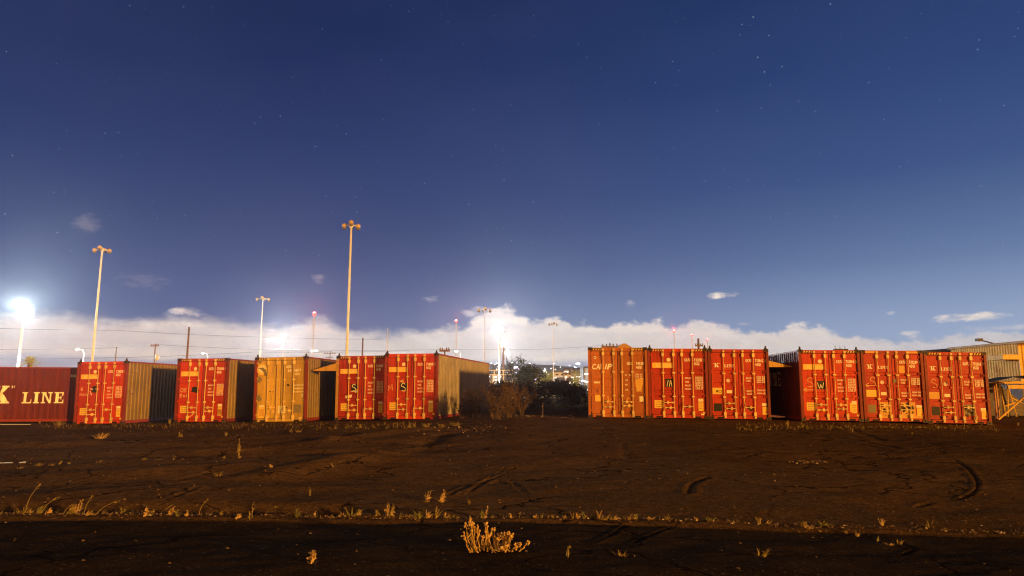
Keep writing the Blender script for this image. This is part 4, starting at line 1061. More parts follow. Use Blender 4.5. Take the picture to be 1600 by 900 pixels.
def shrub(px, py, h, w, label, leaves=500, ls=.09, mat=HEDGE, stems=12, seed=1, group='dry shrubs in the gap between the rows', Y=None, twig=STEMB):
    p = gp(px, py) if Y is None else None
    if p is None:
        q = at(px, py, Y); p = Vector((q.x, Y, gz(q.x, Y)))
    rnd = random.Random(seed); t = thing('dry_shrub', label, 'shrub', p, group=group); b = MB(); s = MB()
    for k in range(stems):
        a = rnd.uniform(0, 2 * math.pi); r = w * .5 * rnd.random() ** .5; hh = h * rnd.uniform(.55, 1.0)
        P = [Vector((.08 * math.cos(a), .08 * math.sin(a), -.05))]
        for i in range(1, 6):
            u = i / 5; P.append(Vector((math.cos(a) * r * u + rnd.uniform(-.05, .05), math.sin(a) * r * u + rnd.uniform(-.05, .05), hh * u)))
        s.tube(P, [.016, .014, .012, .009, .006, .003], 4)
        for j in range(7):
            i = rnd.randint(1, 4); o = P[i]; e = o + Vector((rnd.uniform(-.3, .3), rnd.uniform(-.3, .3), rnd.uniform(.1, .4))) * min(1, h / 1.6)
            s.tube([o, o.lerp(e, .5) + Vector((0, 0, -.02)), e], [.008, .005, .002], 3)
            for q in range(leaves // (stems * 7)): leaf(b, o.lerp(e, rnd.random() ** .6) + Vector((rnd.gauss(0, .04), rnd.gauss(0, .04), rnd.gauss(0, .04))), ls * rnd.uniform(.6, 1.3), rnd)
    if b.f: b.build('foliage', [mat], t)
    s.build('branchwork', [twig], t)
SHM = leafmat('ochre_shrub_leaves', (.05, .027, .006), (.15, .082, .020))
shrub(777, 655, 1.4, 1.6, 'tall dry ochre shrub in the gap, next to the pale stub posts', 1300, .075, SHM, 14, 11)
shrub(795, 653, 1.55, 1.7, 'tallest dry ochre shrub in the middle of the gap', 1700, .075, SHM, 16, 12)
shrub(815, 650, 1.35, 1.6, 'leafy dry ochre shrub leaning over the gravel crest', 1300, .08, SHM, 13, 13)
shrub(836, 647, 1.2, 1.6, 'low dark shrub at the shaded right of the gap', 600, .10, HEDGE, 12, 14)
shrub(768, 652, 1.2, 1.0, 'low dry shrub at the far corner of the grey sided container', 420, .08, HEDGE, 11, 15)
shrub(735, 653, 1.5, 1.3, 'dark twiggy shrub growing against the grey streaked container side', 500, .07, HEDGE, 16, 16, group='shrubs against the grey sided container')
shrub(722, 654, .9, 1.0, 'low twiggy shrub at the foot of the grey streaked side, nearer the doors', 260, .07, HEDGE, 12, 17, group='shrubs against the grey sided container')
shrub(748, 653, 1.2, 1.0, 'twiggy shrub at the foot of the grey streaked side, nearer the hedge', 340, .07, HEDGE, 12, 18, group='shrubs against the grey sided container')
for px, h, lb in ((771, .42, 'short pale stub post at the foot of the ochre shrubs'), (848, .55, 'thin pale marker stake on the gravel crest before the dark shrub')):
    p = gp(px, 655 if px < 800 else 650); b = MB(); b.tube([(0, 0, -.1), (.01, 0, h)], [.05, .04] if px < 800 else [.025, .02], 7); b.box(-.035, .035, -.035, .035, h * .72, h * .78)
    o = b.build('stub_post', [DRY]); o.location = p; tag(o, lb, 'post')
def tree(px, py, Y, h, w, label, mat, n=2600, ls=.22, seed=1, bare=False):
    q = at(px, py, Y); z0 = gz(q.x, Y) - .1; rnd = random.Random(seed)
    t = thing('round_tree' if not bare else 'bare_tree', label, 'tree', (q.x, Y, z0)); s = MB(); b = MB(); tips = []
    th = h * (.35 if not bare else .25)
    s.tube([(0, 0, 0), (.05, 0, th * .6), (0, .05, th), (.04, 0, h * .8)], [.16 * h / 4, .13 * h / 4, .10 * h / 4, .03], 7)
    for k in range(16 if not bare else 22):
        a = rnd.uniform(0, 6.28); z = rnd.uniform(th * .7, h * .8); r = w * .5 * rnd.uniform(.5, 1.0) * math.sin(math.pi * min(1, (z / h) * .9 + .12)) ** .6
        e = Vector((r * math.cos(a), r * math.sin(a), z + rnd.uniform(.1, .3) * h)); o = Vector((0, 0, z)); m = o.lerp(e, .5) + Vector((0, 0, -.05 * h))
        s.tube([o, m, e], [.05 * h / 4, .03 * h / 4, .012], 5); tips.append(e); tips.append(m)
        for j in range(5 if bare else 2):
            e2 = e + Vector((rnd.gauss(0, .12), rnd.gauss(0, .12), rnd.gauss(.06, .12))) * h; s.tube([m.lerp(e, .6), e2], [.02, .008], 4); tips.append(e2)
    for k in range(n):
        c = rnd.choice(tips); v = Vector((rnd.gauss(0, 1), rnd.gauss(0, 1), rnd.gauss(0, .8))) * (.065 if not bare else .04) * h
        leaf(b, c + v, ls * rnd.uniform(.6, 1.3), rnd)
    s.build('trunk', [STEMB if not bare else DARKST], t); b.build('crown', [mat], t)
tree(826, 590, 80, 3.9, 1.9, 'dark round bushy tree rising above the hedge', DKGREEN, 6500, .22, 4)
tree(803, 590, 85, 4.6, 2.3, 'bare twiggy tree with a few leaves in front of the town lights', DKGREEN, 420, .12, 5, True)
tree(787, 590, 95, 3.6, 2.6, 'smaller bare twiggy tree behind the white rails', DKGREEN, 260, .12, 9, True)
for k, (px, yt, w, lb) in enumerate([(847, 591, 4.5, 'lamp lit yellow green tree in the town, nearer the dark round tree'), (858, 587, 4.6, 'lamp lit yellow green tree in the town at the foot of the farthest mast'), (902, 588, 5.0, 'lamp lit yellow green tree in the town beside the framed office')]):
    q = at(px, yt, 300); tree(px, yt, 300, q.z + 1.4, w, lb, PALEG, 1500, .45, 30 + k)
def palm():
    Y = 60; q = at(47, 567, Y); z0 = gz(q.x, Y) - .1; h = q.z - z0; rnd = random.Random(8)
    t = thing('palm_tree', 'yellow green palm crown peeking over the long side-on container', 'palm tree', (q.x, Y, z0)); s = MB()
    s.tube([(0, 0, 0), (.05, 0, h * .5), (0, 0, h)], [.24, .19, .17], 9); s.build('trunk', [WOOD], t)
    for k in range(22):
        a = 2.399 * k; el = R(75 - 4.2 * k); L = rnd.uniform(.9, 1.15); f = MB(); P = []
        for i in range(7):
            u = i / 6; r = L * u * math.cos(el) * 1.05; P.append(Vector((math.cos(a) * r, math.sin(a) * r, h + L * u * math.sin(el) - .42 * L * u * u)))
        f.tube(P, [.02, .018, .015, .012, .01, .007, .004], 4)
        side = Vector((-math.sin(a), math.cos(a), 0))
        for i in range(1, 7):
            for j in (0, .5):
                p = P[i - 1].lerp(P[i], j + .5 if j else .1); fw = (P[i] - P[i - 1]).normalized()
                for sg in (-1, 1):
                    e = p + (side * sg * .75 + fw * .6 + Vector((0, 0, -.15))).normalized() * .38 * (1 - .5 * i / 6); w = fw * .045
                    f.add([p - w, p + w, e], [(0, 1, 2)])
        f.build('frond', [PALMG], t)
palm()

# ------------------------------------------------------------------ weeds on the yard
def tuft_mesh(b, h, n, spread, rnd, lean=0.0, wd=.006):
    for k in range(n):
        a = rnd.uniform(0, 6.28); r = spread * rnd.random() * .4; L = h * rnd.uniform(.35, 1.0); ou = spread * rnd.uniform(.2, 1.0)
        b0 = Vector((r * math.cos(a), r * math.sin(a), -.01)); ax = Vector((math.cos(a), math.sin(a), 0)); w = Vector((-math.sin(a), math.cos(a), 0)) * wd * rnd.uniform(.6, 1.3)
        w = w if rnd.random() < .5 else Vector((1, 0, 0)) * wd
        P = [b0, b0 + ax * ou * .25 + Vector((lean * .3 * h, 0, L * .5)), b0 + ax * ou * .6 + Vector((lean * .65 * h, 0, L * .82)), b0 + ax * ou + Vector((lean * h, 0, L))]
        b.add([P[0] - w, P[0] + w, P[1] + w * .8, P[1] - w * .8, P[2] + w * .55, P[2] - w * .55, P[3]], [(0, 1, 2, 3), (3, 2, 4, 5), (5, 4, 6)])
def sprig_mesh(b, h, n, rnd, ls=.04, lean=.0):
    for k in range(n):
        x = rnd.uniform(-.06, .06) * h * 2; y = rnd.uniform(-.05, .05); L = h * rnd.uniform(.5, 1.0); lx = (lean + rnd.uniform(-.25, .25)) * L
        b.tube([(x, y, -.01), (x + lx * .4, y, L * .5), (x + lx, y, L)], [.005, .004, .002], 4)
        for j in range(int(L / .012)):
            u = rnd.uniform(.12, 1.0); leaf(b, (x + lx * u, y, L * u), ls * rnd.uniform(.5, 1.1) * (1.15 - .6 * u), rnd, 0, .5)
def stalk_mesh(b, h, lean, rnd):
    P = [(0, 0, -.01), (lean * h * .35, 0, h * .5), (lean * h * .8, .01, h * .88), (lean * h * 1.15, .01, h)]
    lean *= rnd.uniform(.6, 1.1); b.tube(P, [.004, .0035, .003, .0015], 5)
    for j in range(9):
        u = .5 + .5 * rnd.random(); q = Vector(P[1]).lerp(Vector(P[3]), u); leaf(b, q, .022, rnd)
def weed(px, py, hpx, kind, seed, label, group='weeds growing along the long crack', lean=0.0, mat=None):
    p = gp(px, py); rnd = random.Random(seed * 77 + 5); sc = p.y / FPX * .88; h = hpx * sc; b = MB()
    if kind == 't': tuft_mesh(b, h, rnd.randint(8, 16), h * .45, rnd, lean, .002 + .0005 * p.y)
    elif kind == 'b': tuft_mesh(b, h, rnd.randint(20, 34), h * 1.5, rnd, lean, .002 + .00045 * p.y)
    elif kind == 's': sprig_mesh(b, h, rnd.randint(2, 4), rnd, .03 + .0015 * p.y, lean)
    elif kind == 'c': sprig_mesh(b, h, rnd.randint(5, 8), rnd, .035 + .0015 * p.y, lean); tuft_mesh(b, h * .4, 14, h * .6, rnd)
    elif kind == 'k': stalk_mesh(b, h, lean, rnd); tuft_mesh(b, h * .22, 10, h * .15, rnd)
    o = b.build({'t': 'weed_tuft', 'b': 'weed_tuft', 's': 'leafy_weed', 'c': 'leafy_weed', 'k': 'dry_stalk'}[kind], [mat or {'t': DRY2, 'b': DRY2, 's': DRY2, 'c': DRY2, 'k': DRY2}[kind]])
    o.location = p - Vector((0, 0, .005)); o.rotation_euler = (0, 0, 0); tag(o, label, 'weed', group); return o
LT = 'small dry weed tuft rooted along the long crack across the yard'
LS = 'small leafy weed sprouting along the long crack across the yard'
# long left-hand stalks leaning right
for i, (px, py, h, lean, lb) in enumerate([(37, 802, 50, .45, 'longest dry stalk at the left end of the long crack'), (62, 804, 30, 1.0, 'dry stalk leaning right beside the longest stalk'), (130, 805, 30, .35, 'upright dry stalk in the dark hollow of the crack at left'), (146, 806, 27, 1.6, 'dry stalk bent far over to the right along the crack'), (98, 804, 16, .9, 'short bent dry stalk left of the dark hollow'), (310, 801, 24, .5, 'lone dry stalk leaning right near the middle of the left crack'), (410, 797, 18, 1.3, 'thin dry stalk bent right just before the knee high sprigs'), (255, 803, 16, .8, 'thin bent stalk among broad leaved weeds on the crack')]):
    weed(px, py, h, 'k', 200 + i, lb, lean=lean, mat=DRY2)
for i, (px, py, h, k, lean) in enumerate([(36, 804, 14, 'b', .3), (47, 803, 10, 't', .2), (60, 804, 20, 't', .5), (75, 804, 9, 'c', .3), (112, 804, 18, 'c', .1), (120, 803, 22, 's', .1), (103, 805, 9, 't', .7), (135, 806, 13, 't', .8), (190, 798, 10, 's', 0), (205, 800, 7, 's', 0), (218, 797, 8, 's', 0), (228, 808, 17, 's', 0), (238, 800, 8, 's', 0), (266, 805, 15, 'c', .3), (277, 807, 18, 's', .1), (290, 808, 15, 's', 0), (344, 806, 10, 't', .4), (372, 811, 9, 'c', .3), (393, 811, 25, 's', -.1), (426, 799, 8, 't', .9), (465, 807, 17, 'c', 0), (490, 805, 9, 's', 0), (480, 806, 5, 't', 0), (508, 804, 6, 't', 0), (519, 803, 8, 't', 0), (535, 803, 11, 't', 0), (550, 803, 16, 'b', .2), (560, 803, 15, 't', .2), (588, 803, 10, 'c', 0), (604, 803, 24, 's', .1), (612, 803, 26, 's', .2), (640, 804, 7, 'b', 0), (655, 805, 14, 'b', .2), (668, 805, 18, 't', .3), (680, 805, 21, 't', .3), (696, 806, 14, 't', .3), (706, 806, 10, 'b', 0), (738, 806, 8, 'b', 0), (752, 806, 16, 'c', .2), (756, 806, 23, 's', .25), (768, 806, 8, 'b', 0), (798, 807, 12, 's', 0), (811, 807, 10, 'k', .2), (837, 807, 10, 's', 0), (846, 807, 8, 's', 0), (857, 807, 9, 't', 0), (865, 807, 12, 's', 0), (881, 807, 8, 't', .2), (895, 807, 14, 't', .1), (903, 807, 13, 't', .1), (912, 807, 15, 's', 0), (935, 807, 18, 't', .1), (948, 808, 13, 'b', 0), (958, 808, 10, 'b', 0), (962, 808, 8, 't', 0), (985, 808, 11, 'b', .1), (994, 808, 12, 't', 0), (1016, 809, 7, 'b', 0), (1043, 809, 8, 'b', 0), (1056, 810, 4, 't', 0), (1071, 810, 6, 't', 0), (1088, 811, 9, 't', 0), (1110, 811, 9, 'b', 0), (1147, 813, 5, 't', 0), (1186, 814, 15, 't', 0), (1197, 814, 10, 't', .8), (1257, 819, 15, 't', 0), (1264, 820, 9, 'b', 0), (1287, 816, 12, 'b', -.1), (1378, 817, 17, 't', .1), (1453, 820, 18, 't', 0), (1281, 825, 6, 't', 0), (1322, 829, 8, 't', 0), (1338, 833, 11, 't', .2), (1370, 840, 13, 't', 0), (1389, 847, 7, 'b', 0), (1405, 845, 16, 't', .1), (1560, 826, 6, 'b', 0), (1540, 825, 5, 'b', 0), (1480, 822, 4, 'b', 0), (1430, 820, 4, 'b', 0), (1395, 818, 4, 'b', 0)]):
    weed(px, py, h, k, i, LT if k in 'tbk' else LS, lean=lean, mat=(GREENW if i % 6 == 2 else DRY if i % 2 else DRY2))
OTH = 'scattered weeds on the open yard'
for i, (px, py, h, k, lb, lean) in enumerate([(669, 779, 22, 'c', 'bushy upright yellow weed, the left one of a pair above the crack', 0), (691, 779, 23, 'c', 'bushy upright yellow weed, the right one of a pair above the crack', .05), (733, 781, 8, 'c', 'low spreading weed right of the upright yellow pair', 0), (484, 770, 13, 's', 'lone slim weed on the open dirt left of the yellow pair', .1), (486, 884, 22, 'c', 'bushy dry weed at the lower edge on the near asphalt', .25), (886, 868, 24, 's', 'slim upright weed on the near crack right of the ochre plant', 0), (970, 867, 14, 'b', 'drooping dry weed on the near crack, second right of the ochre plant', .2), (992, 868, 6, 't', 'tiny weed beside the drooping dry weed', 0), (1190, 866, 15, 'b', 'dry reddish weed leaning on the near crack in the dark patch', .3), (373, 719, 36, 's', 'tall bare branching weed on the left dirt field', 0), (340, 743, 9, 'b', 'low pale weed in the middle of the left dirt field', 0), (424, 736, 10, 't', 'small bright weed left of the long dirt ridge', -.2), (520, 731, 9, 't', 'small upright weed on the long dirt ridge', 0), (157, 683, 12, 'b', 'wide bright weed clump in front of the black blot container', .1), (283, 685, 14, 's', 'small upright weed before the OK Exit container', 0), (352, 686, 11, 's', 'thin grass spike before the gap beside the yellow tan container', 0), (350, 718, 7, 't', 'tiny weed next to the tall bare branching weed', 0), (155, 720, 7, 'b', 'low bright weed on the left dirt field near the white strip', .2), (225, 719, 7, 'b', 'low ochre weed on the left dirt field below the first gap', .2), (248, 717, 6, 'b', 'small ochre clump on the left dirt field beside another clump', 0), (272, 715, 9, 's', 'small dark weed between ochre clumps on the left field', 0), (285, 715, 6, 'b', 'low ochre clump at the right end of its row on the left field', 0), (60, 722, 7, 'b', 'ochre clump on the left dirt field, first of its row', .2), (80, 722, 6, 'b', 'ochre clump on the left dirt field, second of its row', .2), (93, 720, 8, 't', 'upright ochre tuft in the left row of clumps', .4), (108, 720, 7, 't', 'last upright ochre tuft in the left row of clumps', .1), (32, 724, 6, 'b', 'faint ochre clump nearest the white strip on the ground', .2), (1332, 676, 8, 't', 'small weed on the dirt before the S and W container', 0), (1230, 664, 12, 't', 'grass spike at the gap between the right hand rows', 0), (1253, 667, 10, 't', 'grass spike at the corner of the S and W container', 0), (1292, 823, 4, 't', 'tiny weed just below the crack at right', 0), (1425, 680, 6, 't', 'tiny weed before the ochre paneled container', 0), (524, 669, 20, 'k', 'dry stalks leaning at the corner of the ochre posted container', .3), (541, 668, 12, 'k', 'bent dry stalk before the ochre posted container', .6), (563, 668, 9, 't', 'small weed before the ochre posted container', 0), (616, 668, 10, 't', 'small pale weed under the container with grey streaked side', 0), (622, 668, 11, 't', 'second pale weed under the container with grey streaked side', .1), (640, 668, 14, 'c', 'pale leafy weed under the container with grey streaked side', 0), (647, 667, 12, 't', 'pale upright weed next to the leafy one under the container', .1), (62, 661, 7, 't', 'small weed at the foot of the long side-on container', 0), (1600 - 9, 665, 6, 't', 'small weed beside the trestle at the right edge', 0), (92, 664, 11, 'b', 'ochre weed clump at the foot of the long side-on container', .1), (265, 662, 10, 't', 'small weed in the gap left of the OK Exit container', 0), (1466, 668, 6, 't', 'tiny weed before the right end containers', 0), (665, 672, 8, 'b', 'weed clump on the stony edge before the grey streaked side', 0), (690, 670, 9, 'b', 'second weed clump on the stony edge before the grey streaked side', .1), (712, 664, 9, 'b', 'weed clump at the start of the gravel crest', 0), (455, 676, 7, 's', 'faint small weed before the yellow tan container', 0), (466, 676, 6, 'b', 'faint low clump before the yellow tan container', 0)]):
    weed(px, py, h, k, 400 + i, lb, OTH, lean, mat=DRY if i in (0, 1, 4, 11, 13) else DRY2)
def succulent():
    p = gp(766, 861); k0 = p.y / FPX; rnd = random.Random(21)
    t = thing('ochre_plant', 'bright ochre candelabra plant with knobbed stems on the dark near asphalt', 'plant', p)
    # base x, tip x, tip height (photo pixels), depth
    S = [(738, 727, 24), (742, 729, 40), (741, 733, 38), (743, 735, 44), (746, 738, 41), (744, 741, 40), (752, 745, 36), (754, 746, 33), (756, 752, 20), (757, 755, 22), (762, 758, 41), (768, 761, 39), (764, 760, 30), (775, 768, 22), (777, 772, 30), (776, 779, 24), (780, 778, 22), (783, 786, 22), (785, 789, 25), (788, 792, 30), (787, 795, 24), (792, 798, 18), (795, 803, 13), (800, 812, 8), (805, 822, 15), (790, 784, 12), (797, 790, 12), (770, 765, 10), (749, 744, 12), (781, 774, 14), (803, 808, 6)]
    for bx, tx, hh in S:
        x0 = (bx - 766) * k0; x1 = (tx - 766) * k0; h = hh * k0 * .94; y0 = rnd.uniform(-.10, .12); y1 = y0 + rnd.uniform(-.08, .08); m = MB()
        P = [Vector((x0, y0, -.015))]
        for i in range(1, 8):
            u = i / 7; P.append(Vector((x0 + (x1 - x0) * u ** .7 + rnd.uniform(-.006, .006), y0 + (y1 - y0) * u, h * u ** 1.1)))
        m.tube(P, [.007, .006, .005, .005, .005, .004, .004, .003], 7)
        for i in range(2, 8):
            for j in range(1): m.ball(P[i - 1].lerp(P[i], rnd.random()) + Vector((rnd.gauss(0, .007), rnd.gauss(0, .007), 0)), rnd.uniform(.003, .0062), 0, 5, 3)
        if hh > 20 and rnd.random() < .6:
            q = P[4]; e = q + Vector((rnd.uniform(-.05, .05), rnd.uniform(-.03, .03), h * .3)); m.tube([q, q.lerp(e, .5) + Vector((.008, 0, 0)), e], [.007, .006, .004], 5); m.ball(e, .012, 0, 6, 4)
        st = m.build('stem', [SUCC], t); f = MB(); c = P[-1]
        for j in range(8): f.ball(c + Vector((rnd.gauss(0, .006), rnd.gauss(0, .006), rnd.gauss(0, .010))), rnd.uniform(.004, .009), 0, 6, 4)
        f.build('flower_head', [SUCCF], st)
    r = MB()
    for j in range(8):
        x = rnd.uniform(-.15, .18); y = rnd.uniform(-.12, .12); r.tube([(x, y, .0), (x + rnd.uniform(-.07, .07), y + rnd.uniform(-.04, .04), rnd.uniform(.01, .05)), (x + rnd.uniform(-.12, .12), y + rnd.uniform(-.06, .06), rnd.uniform(.0, .03))], [.006, .005, .003], 5)
    r.build('runner', [SUCC], t)
succulent()
def pebbles():
    rnd = random.Random(5); b = MB()
    def stone(x, y, s, mi=None):
        n = 5; q = rnd.uniform(0, 6.28); z = gz(x, y)
        vs = [(x + s * math.cos(q + 6.283 * k / n) * rnd.uniform(.7, 1.2), y + s * math.sin(q + 6.283 * k / n) * rnd.uniform(.7, 1.2), z - s * .2 + s * rnd.uniform(0, .25)) for k in range(n)]
        vs += [(x + (v[0] - x) * .55, y + (v[1] - y) * .55, z + s * rnd.uniform(.35, .7)) for v in vs[:n]]
        b.add(vs, [(k, (k + 1) % n, n + (k + 1) % n, n + k) for k in range(n)] + [tuple(range(n, 2 * n))], (rnd.choice([0, 0, 0, 0, 1]) if mi is None else mi))
    for k in range(3000):
        y = 4.6 * (26 / 4.6) ** rnd.random(); x = rnd.uniform(-.85, .85) * y
        if y < edge_y(x) and rnd.random() < .8: continue
        stone(x, y, (.003 + .010 * rnd.random() ** 4) * (1 + y / 14), 0 if rnd.random() < .985 else 1)
    for k in range(260):
        p = gp(rnd.gauss(700, 60), rnd.gauss(668, 6)); stone(p.x, p.y, .008 + .035 * rnd.random() ** 3)
    for k in range(180):
        p = gp(rnd.uniform(780, 900), rnd.gauss(650, 2.2)); stone(p.x, p.y, .01 + .035 * rnd.random() ** 2)
    for k in range(420):
        px = rnd.uniform(0, 1600); p = gp(px, float(np.interp(px, [0, 860, 1060, 1600], [805, 806, 810, 828])) + rnd.gauss(0, 1.5)); stone(p.x, p.y, rnd.uniform(.006, .02))
    for k in range(60):
        p = gp(rnd.gauss(1262, 14), rnd.gauss(719, 1.0)); stone(p.x, p.y, rnd.uniform(.015, .04))
    o = b.build('gravel', [pbr('brown_stone', (.15, .09, .042), .95), pbr('pale_stone', (.48, .36, .22), .9)]); tag(o, kind='stuff')
pebbles()
def crumbs():
    rnd = random.Random(15); b = MB()
    for k in range(1500):
        px = rnd.uniform(0, 1600); py = float(np.interp(px, [0, 860, 1060, 1600], [804, 805, 809, 827])) + rnd.gauss(0, 1.8)
        if 1100 < px and rnd.random() < .55: continue
        if vnoise(np.array([px / 38.]), np.array([.5]), 31)[0] < rnd.uniform(-.15, .35): continue
        p = gp(px, py); h = rnd.uniform(.012, .04); a = rnd.uniform(0, 6.28); w = Vector((math.cos(a), math.sin(a), 0)) * .0035; e = p + Vector((rnd.gauss(0, .02), rnd.gauss(0, .02), h))
        b.add([p - w, p + w, e], [(0, 1, 2)])
    for k in range(600):
        px = rnd.uniform(60, 640); p = gp(px, rnd.gauss(666, 3)); h = rnd.uniform(.03, .12); w = Vector((1, 0, 0)) * .008; e = p + Vector((rnd.gauss(0, .04), rnd.gauss(0, .04), h)); b.add([p - w, p + w, e], [(0, 1, 2)])
    for k in range(450):
        px = rnd.uniform(1150, 1560); p = gp(px, rnd.gauss(667, 3)); h = rnd.uniform(.02, .09); w = Vector((1, 0, 0)) * .008; e = p + Vector((rnd.gauss(0, .04), rnd.gauss(0, .04), h)); b.add([p - w, p + w, e], [(0, 1, 2)])
    o = b.build('grass', [DRY2]); tag(o, kind='stuff')
crumbs()

# ------------------------------------------------------------------ sheds, canopies, clutter
SHEDG = weathered('pale_grey_cladding', (0.84, 0.84, 0.86), rust=(.25, .2, .17), amount=0.3)
SHEDY = weathered('yellow_cladding', (0.80, 0.46, 0.06), rust=(.4, .2, .03), amount=0.1)
TARP = weathered('ochre_canopy_sheet', (0.55, 0.30, 0.05), rust=(.3, .15, .03), amount=0.3)
def clad(b, p0, p1, z0, z1, pit=.3, dep=.035, mi=0):
    d = Vector((p1[0] - p0[0], p1[1] - p0[1], 0)); L = d.length; d.normalize(); n = Vector((d.y, -d.x, 0)); k = int(L / (pit / 4)); vs = []
    for i in range(k + 1):
        q = Vector((p0[0], p0[1], 0)) + d * L * i / k + n * (dep if (i % 4) in (0, 1) else 0)
        zz0 = z0(i / k) if callable(z0) else z0; zz1 = z1(i / k) if callable(z1) else z1
        vs += [(q.x, q.y, zz0), (q.x, q.y, zz1)]
    b.add(vs, [(2 * i, 2 * i + 2, 2 * i + 3, 2 * i + 1) for i in range(k)], mi)
def shed():
    p0 = at(1486, 560, 60); p1 = at(1590, 560, 50.5); z0 = gz(30, 50) - .1
    t = thing('warehouse', 'pale grey corrugated warehouse behind the right end container', 'warehouse', (p1.x, p1.y, z0)); o = Vector((p1.x, p1.y, z0))
    a = (p0.x - o.x, p0.y - o.y); c = (2.5, -.5); top = 4.75
    w = MB(); clad(w, a, c, 0, top - 1.0); w.build('wall', [SHEDG], t)
    w = MB(); clad(w, (a[0] + .05, a[1] - .25), (c[0] + .05, c[1] - .25), top - .98, top, .22); w.build('fascia', [SHEDG], t)
    r = MB(); r.add([(a[0], a[1] - .3, top), (c[0], c[1] - .3, top), (c[0] + 2, c[1] + 9, top + .6), (a[0] + 2, a[1] + 9, top + .6)], [(0, 1, 2, 3)]); r.build('roof', [ROOFM], t)
    g = MB(); g.tube([(a[0] - 3, a[1] - .42 + 1, top + .10), (a[0], a[1] - .42, top + .08), (c[0], c[1] - .42, top + .16)], .07, 8); g.build('gutter', [DARKST], t)
    s = MB(); s.box(-2.9, -2.75, -1.35, -1.2, 0, top - .2); s.build('downpipe', [DARKST], t)
    b = MB(); b.tube([(-2.2, -1.0, top + .05), (-2.9, -1.1, top + .22), (-3.4, -1.15, top + .32)], .05, 6); b.box(-3.7, -3.3, -1.3, -1.0, top + .25, top + .45); b.build('lamp_bracket', [DARKST], t)
shed()
def yellow_shed():
    Y = 46; a = at(1589.5, 537, Y); z0 = gz(a.x, Y) - .1; h = a.z - z0
    t = thing('yellow_shed', 'bright yellow corrugated shed at the right edge', 'shed', (a.x, Y, z0))
    w = MB(); clad(w, (0, 0), (9, -.8), 1.9, h, .26); clad(w, (0, 7), (0, 0), 1.9, h, .26); w.build('wall', [SHEDY], t)
    b = MB(); b.box(.1, 9, .12, 6.9, 0, 1.9); b.build('base_wall', [ROOFM], t)
    r = MB(); r.box(-.15, 9.1, -1.0, 7.2, h + .003, h + .16); r.build('roof', [TARP], t)
    v = MB(); v.box(-1.2, -.05, -.2, 1.4, h - 1.06, h - .78); v.box(-1.25, -.05, -.24, 1.44, h - .777, h - .74); v.build('awning', [SHEDY], t)
yellow_shed()
def trestle():
    Y = 37; a = at(1569, 655, Y); z0 = gz(a.x, Y)
    t = thing('trestle_table', 'yellow lit timber trestle loaded with boards at the right edge', 'trestle', (a.x, Y, z0), (0, 0, R(-6)))
    h = at(1570, 598, Y).z - z0
    tp = MB()
    for k in range(4): tp.box(-.05 - .3 * (k == 3), 2.6, -.45 + k * .24, -.25 + k * .24, h - .05 + .01 * k, h + .02 + .02 * k)
    tp.box(.1, 2.6, -.5, -.44, h - .32, h - .12); tp.build('board_top', [SHEDY], t)
    for x, y in ((.15, -.3), (.15, .35), (1.0, -.3), (1.6, .35)):
        l = MB(); l.tube([(x + .22, y * 1.5, -.02), (x, y, h - .05)], .045, 6); l.tube([(x - .2, y * 1.5, -.02), (x + .02, y, h - .06)], .04, 6); l.build('leg', [SHEDY], t)
    br = MB(); br.tube([(-.1, -.4, .55), (1.2, -.4, 1.0)], .035, 6); br.tube([(.2, -.42, 1.0), (1.1, -.42, .5)], .03, 6); br.build('brace', [SHEDY], t)
    s = MB(); s.add([(-.9, -.6, h - .06), (.3, -.65, h + .22), (1.3, -.6, h + .05), (2.4, -.6, h + .4), (2.4, .6, h + .42), (1.2, .6, h + .3), (.2, .6, h + .25), (-.9, .5, h - .02)], [(0, 1, 6, 7), (1, 2, 5, 6), (2, 3, 4, 5)])
    o = s.build('dark_tarp', [pbr('dark_tarpaulin', (.05, .035, .022), 1.0)]); o.location = t.location + Vector((0, 0, .06)); o.rotation_euler = t.rotation_euler; tag(o, 'dark tarpaulin draped over the yellow trestle at the right edge', 'tarpaulin')
trestle()
def lean_pole(p, q, r, label, mat=WOOD):
    b = MB(); p, q = Vector(p), Vector(q); b.tube([(0, 0, 0), tuple((q - p) * .5), tuple(q - p)], [r, r, r * .85], 8); o = b.build('timber_pole', [mat]); o.location = p; tag(o, label, 'pole', 'loose poles leaning beside the right end container')
g0 = lambda px, Y: Vector((at(px, 650, Y).x, Y, gz(at(px, 650, Y).x, Y)))
lean_pole(g0(1557, 33), at(1553, 603, 33.6), .05, 'pale pole leaning upright beside the right end container', POSTY)
lean_pole(g0(1561, 33.2), at(1556, 600, 34), .045, 'second pale pole leaning behind the first beside the right end container', POSTY)
lean_pole(g0(1559, 32.6), at(1604, 617, 33.5), .045, 'long pale pole slanting across under the yellow trestle', SHEDY)
def dark_barrier():
    p = g0(1556, 38); t = MB(); t.add([(-.6, 0, 0), (0, 0, 0), (0, 0, 2.0), (-.6, 0, 2.0), (2.6, .3, 0)], [(0, 1, 2, 3), (1, 4, 2)]); t.add([(-.6, .2, 0), (0, .2, 0), (0, .2, 2.0), (-.6, .2, 2.0), (2.6, .5, 0)], [(0, 1, 2, 3), (1, 4, 2)])
    t.add([(-.6, 0, 2.0), (0, 0, 2.0), (0, .2, 2.0), (-.6, .2, 2.0), (2.6, .3, 0), (2.6, .5, 0)], [(0, 1, 2, 3), (1, 4, 5, 2)])
    o = t.build('dark_buttress', [CAST]); o.location = p; tag(o, 'dark sloping steel buttress before the grey warehouse', 'buttress')
dark_barrier()
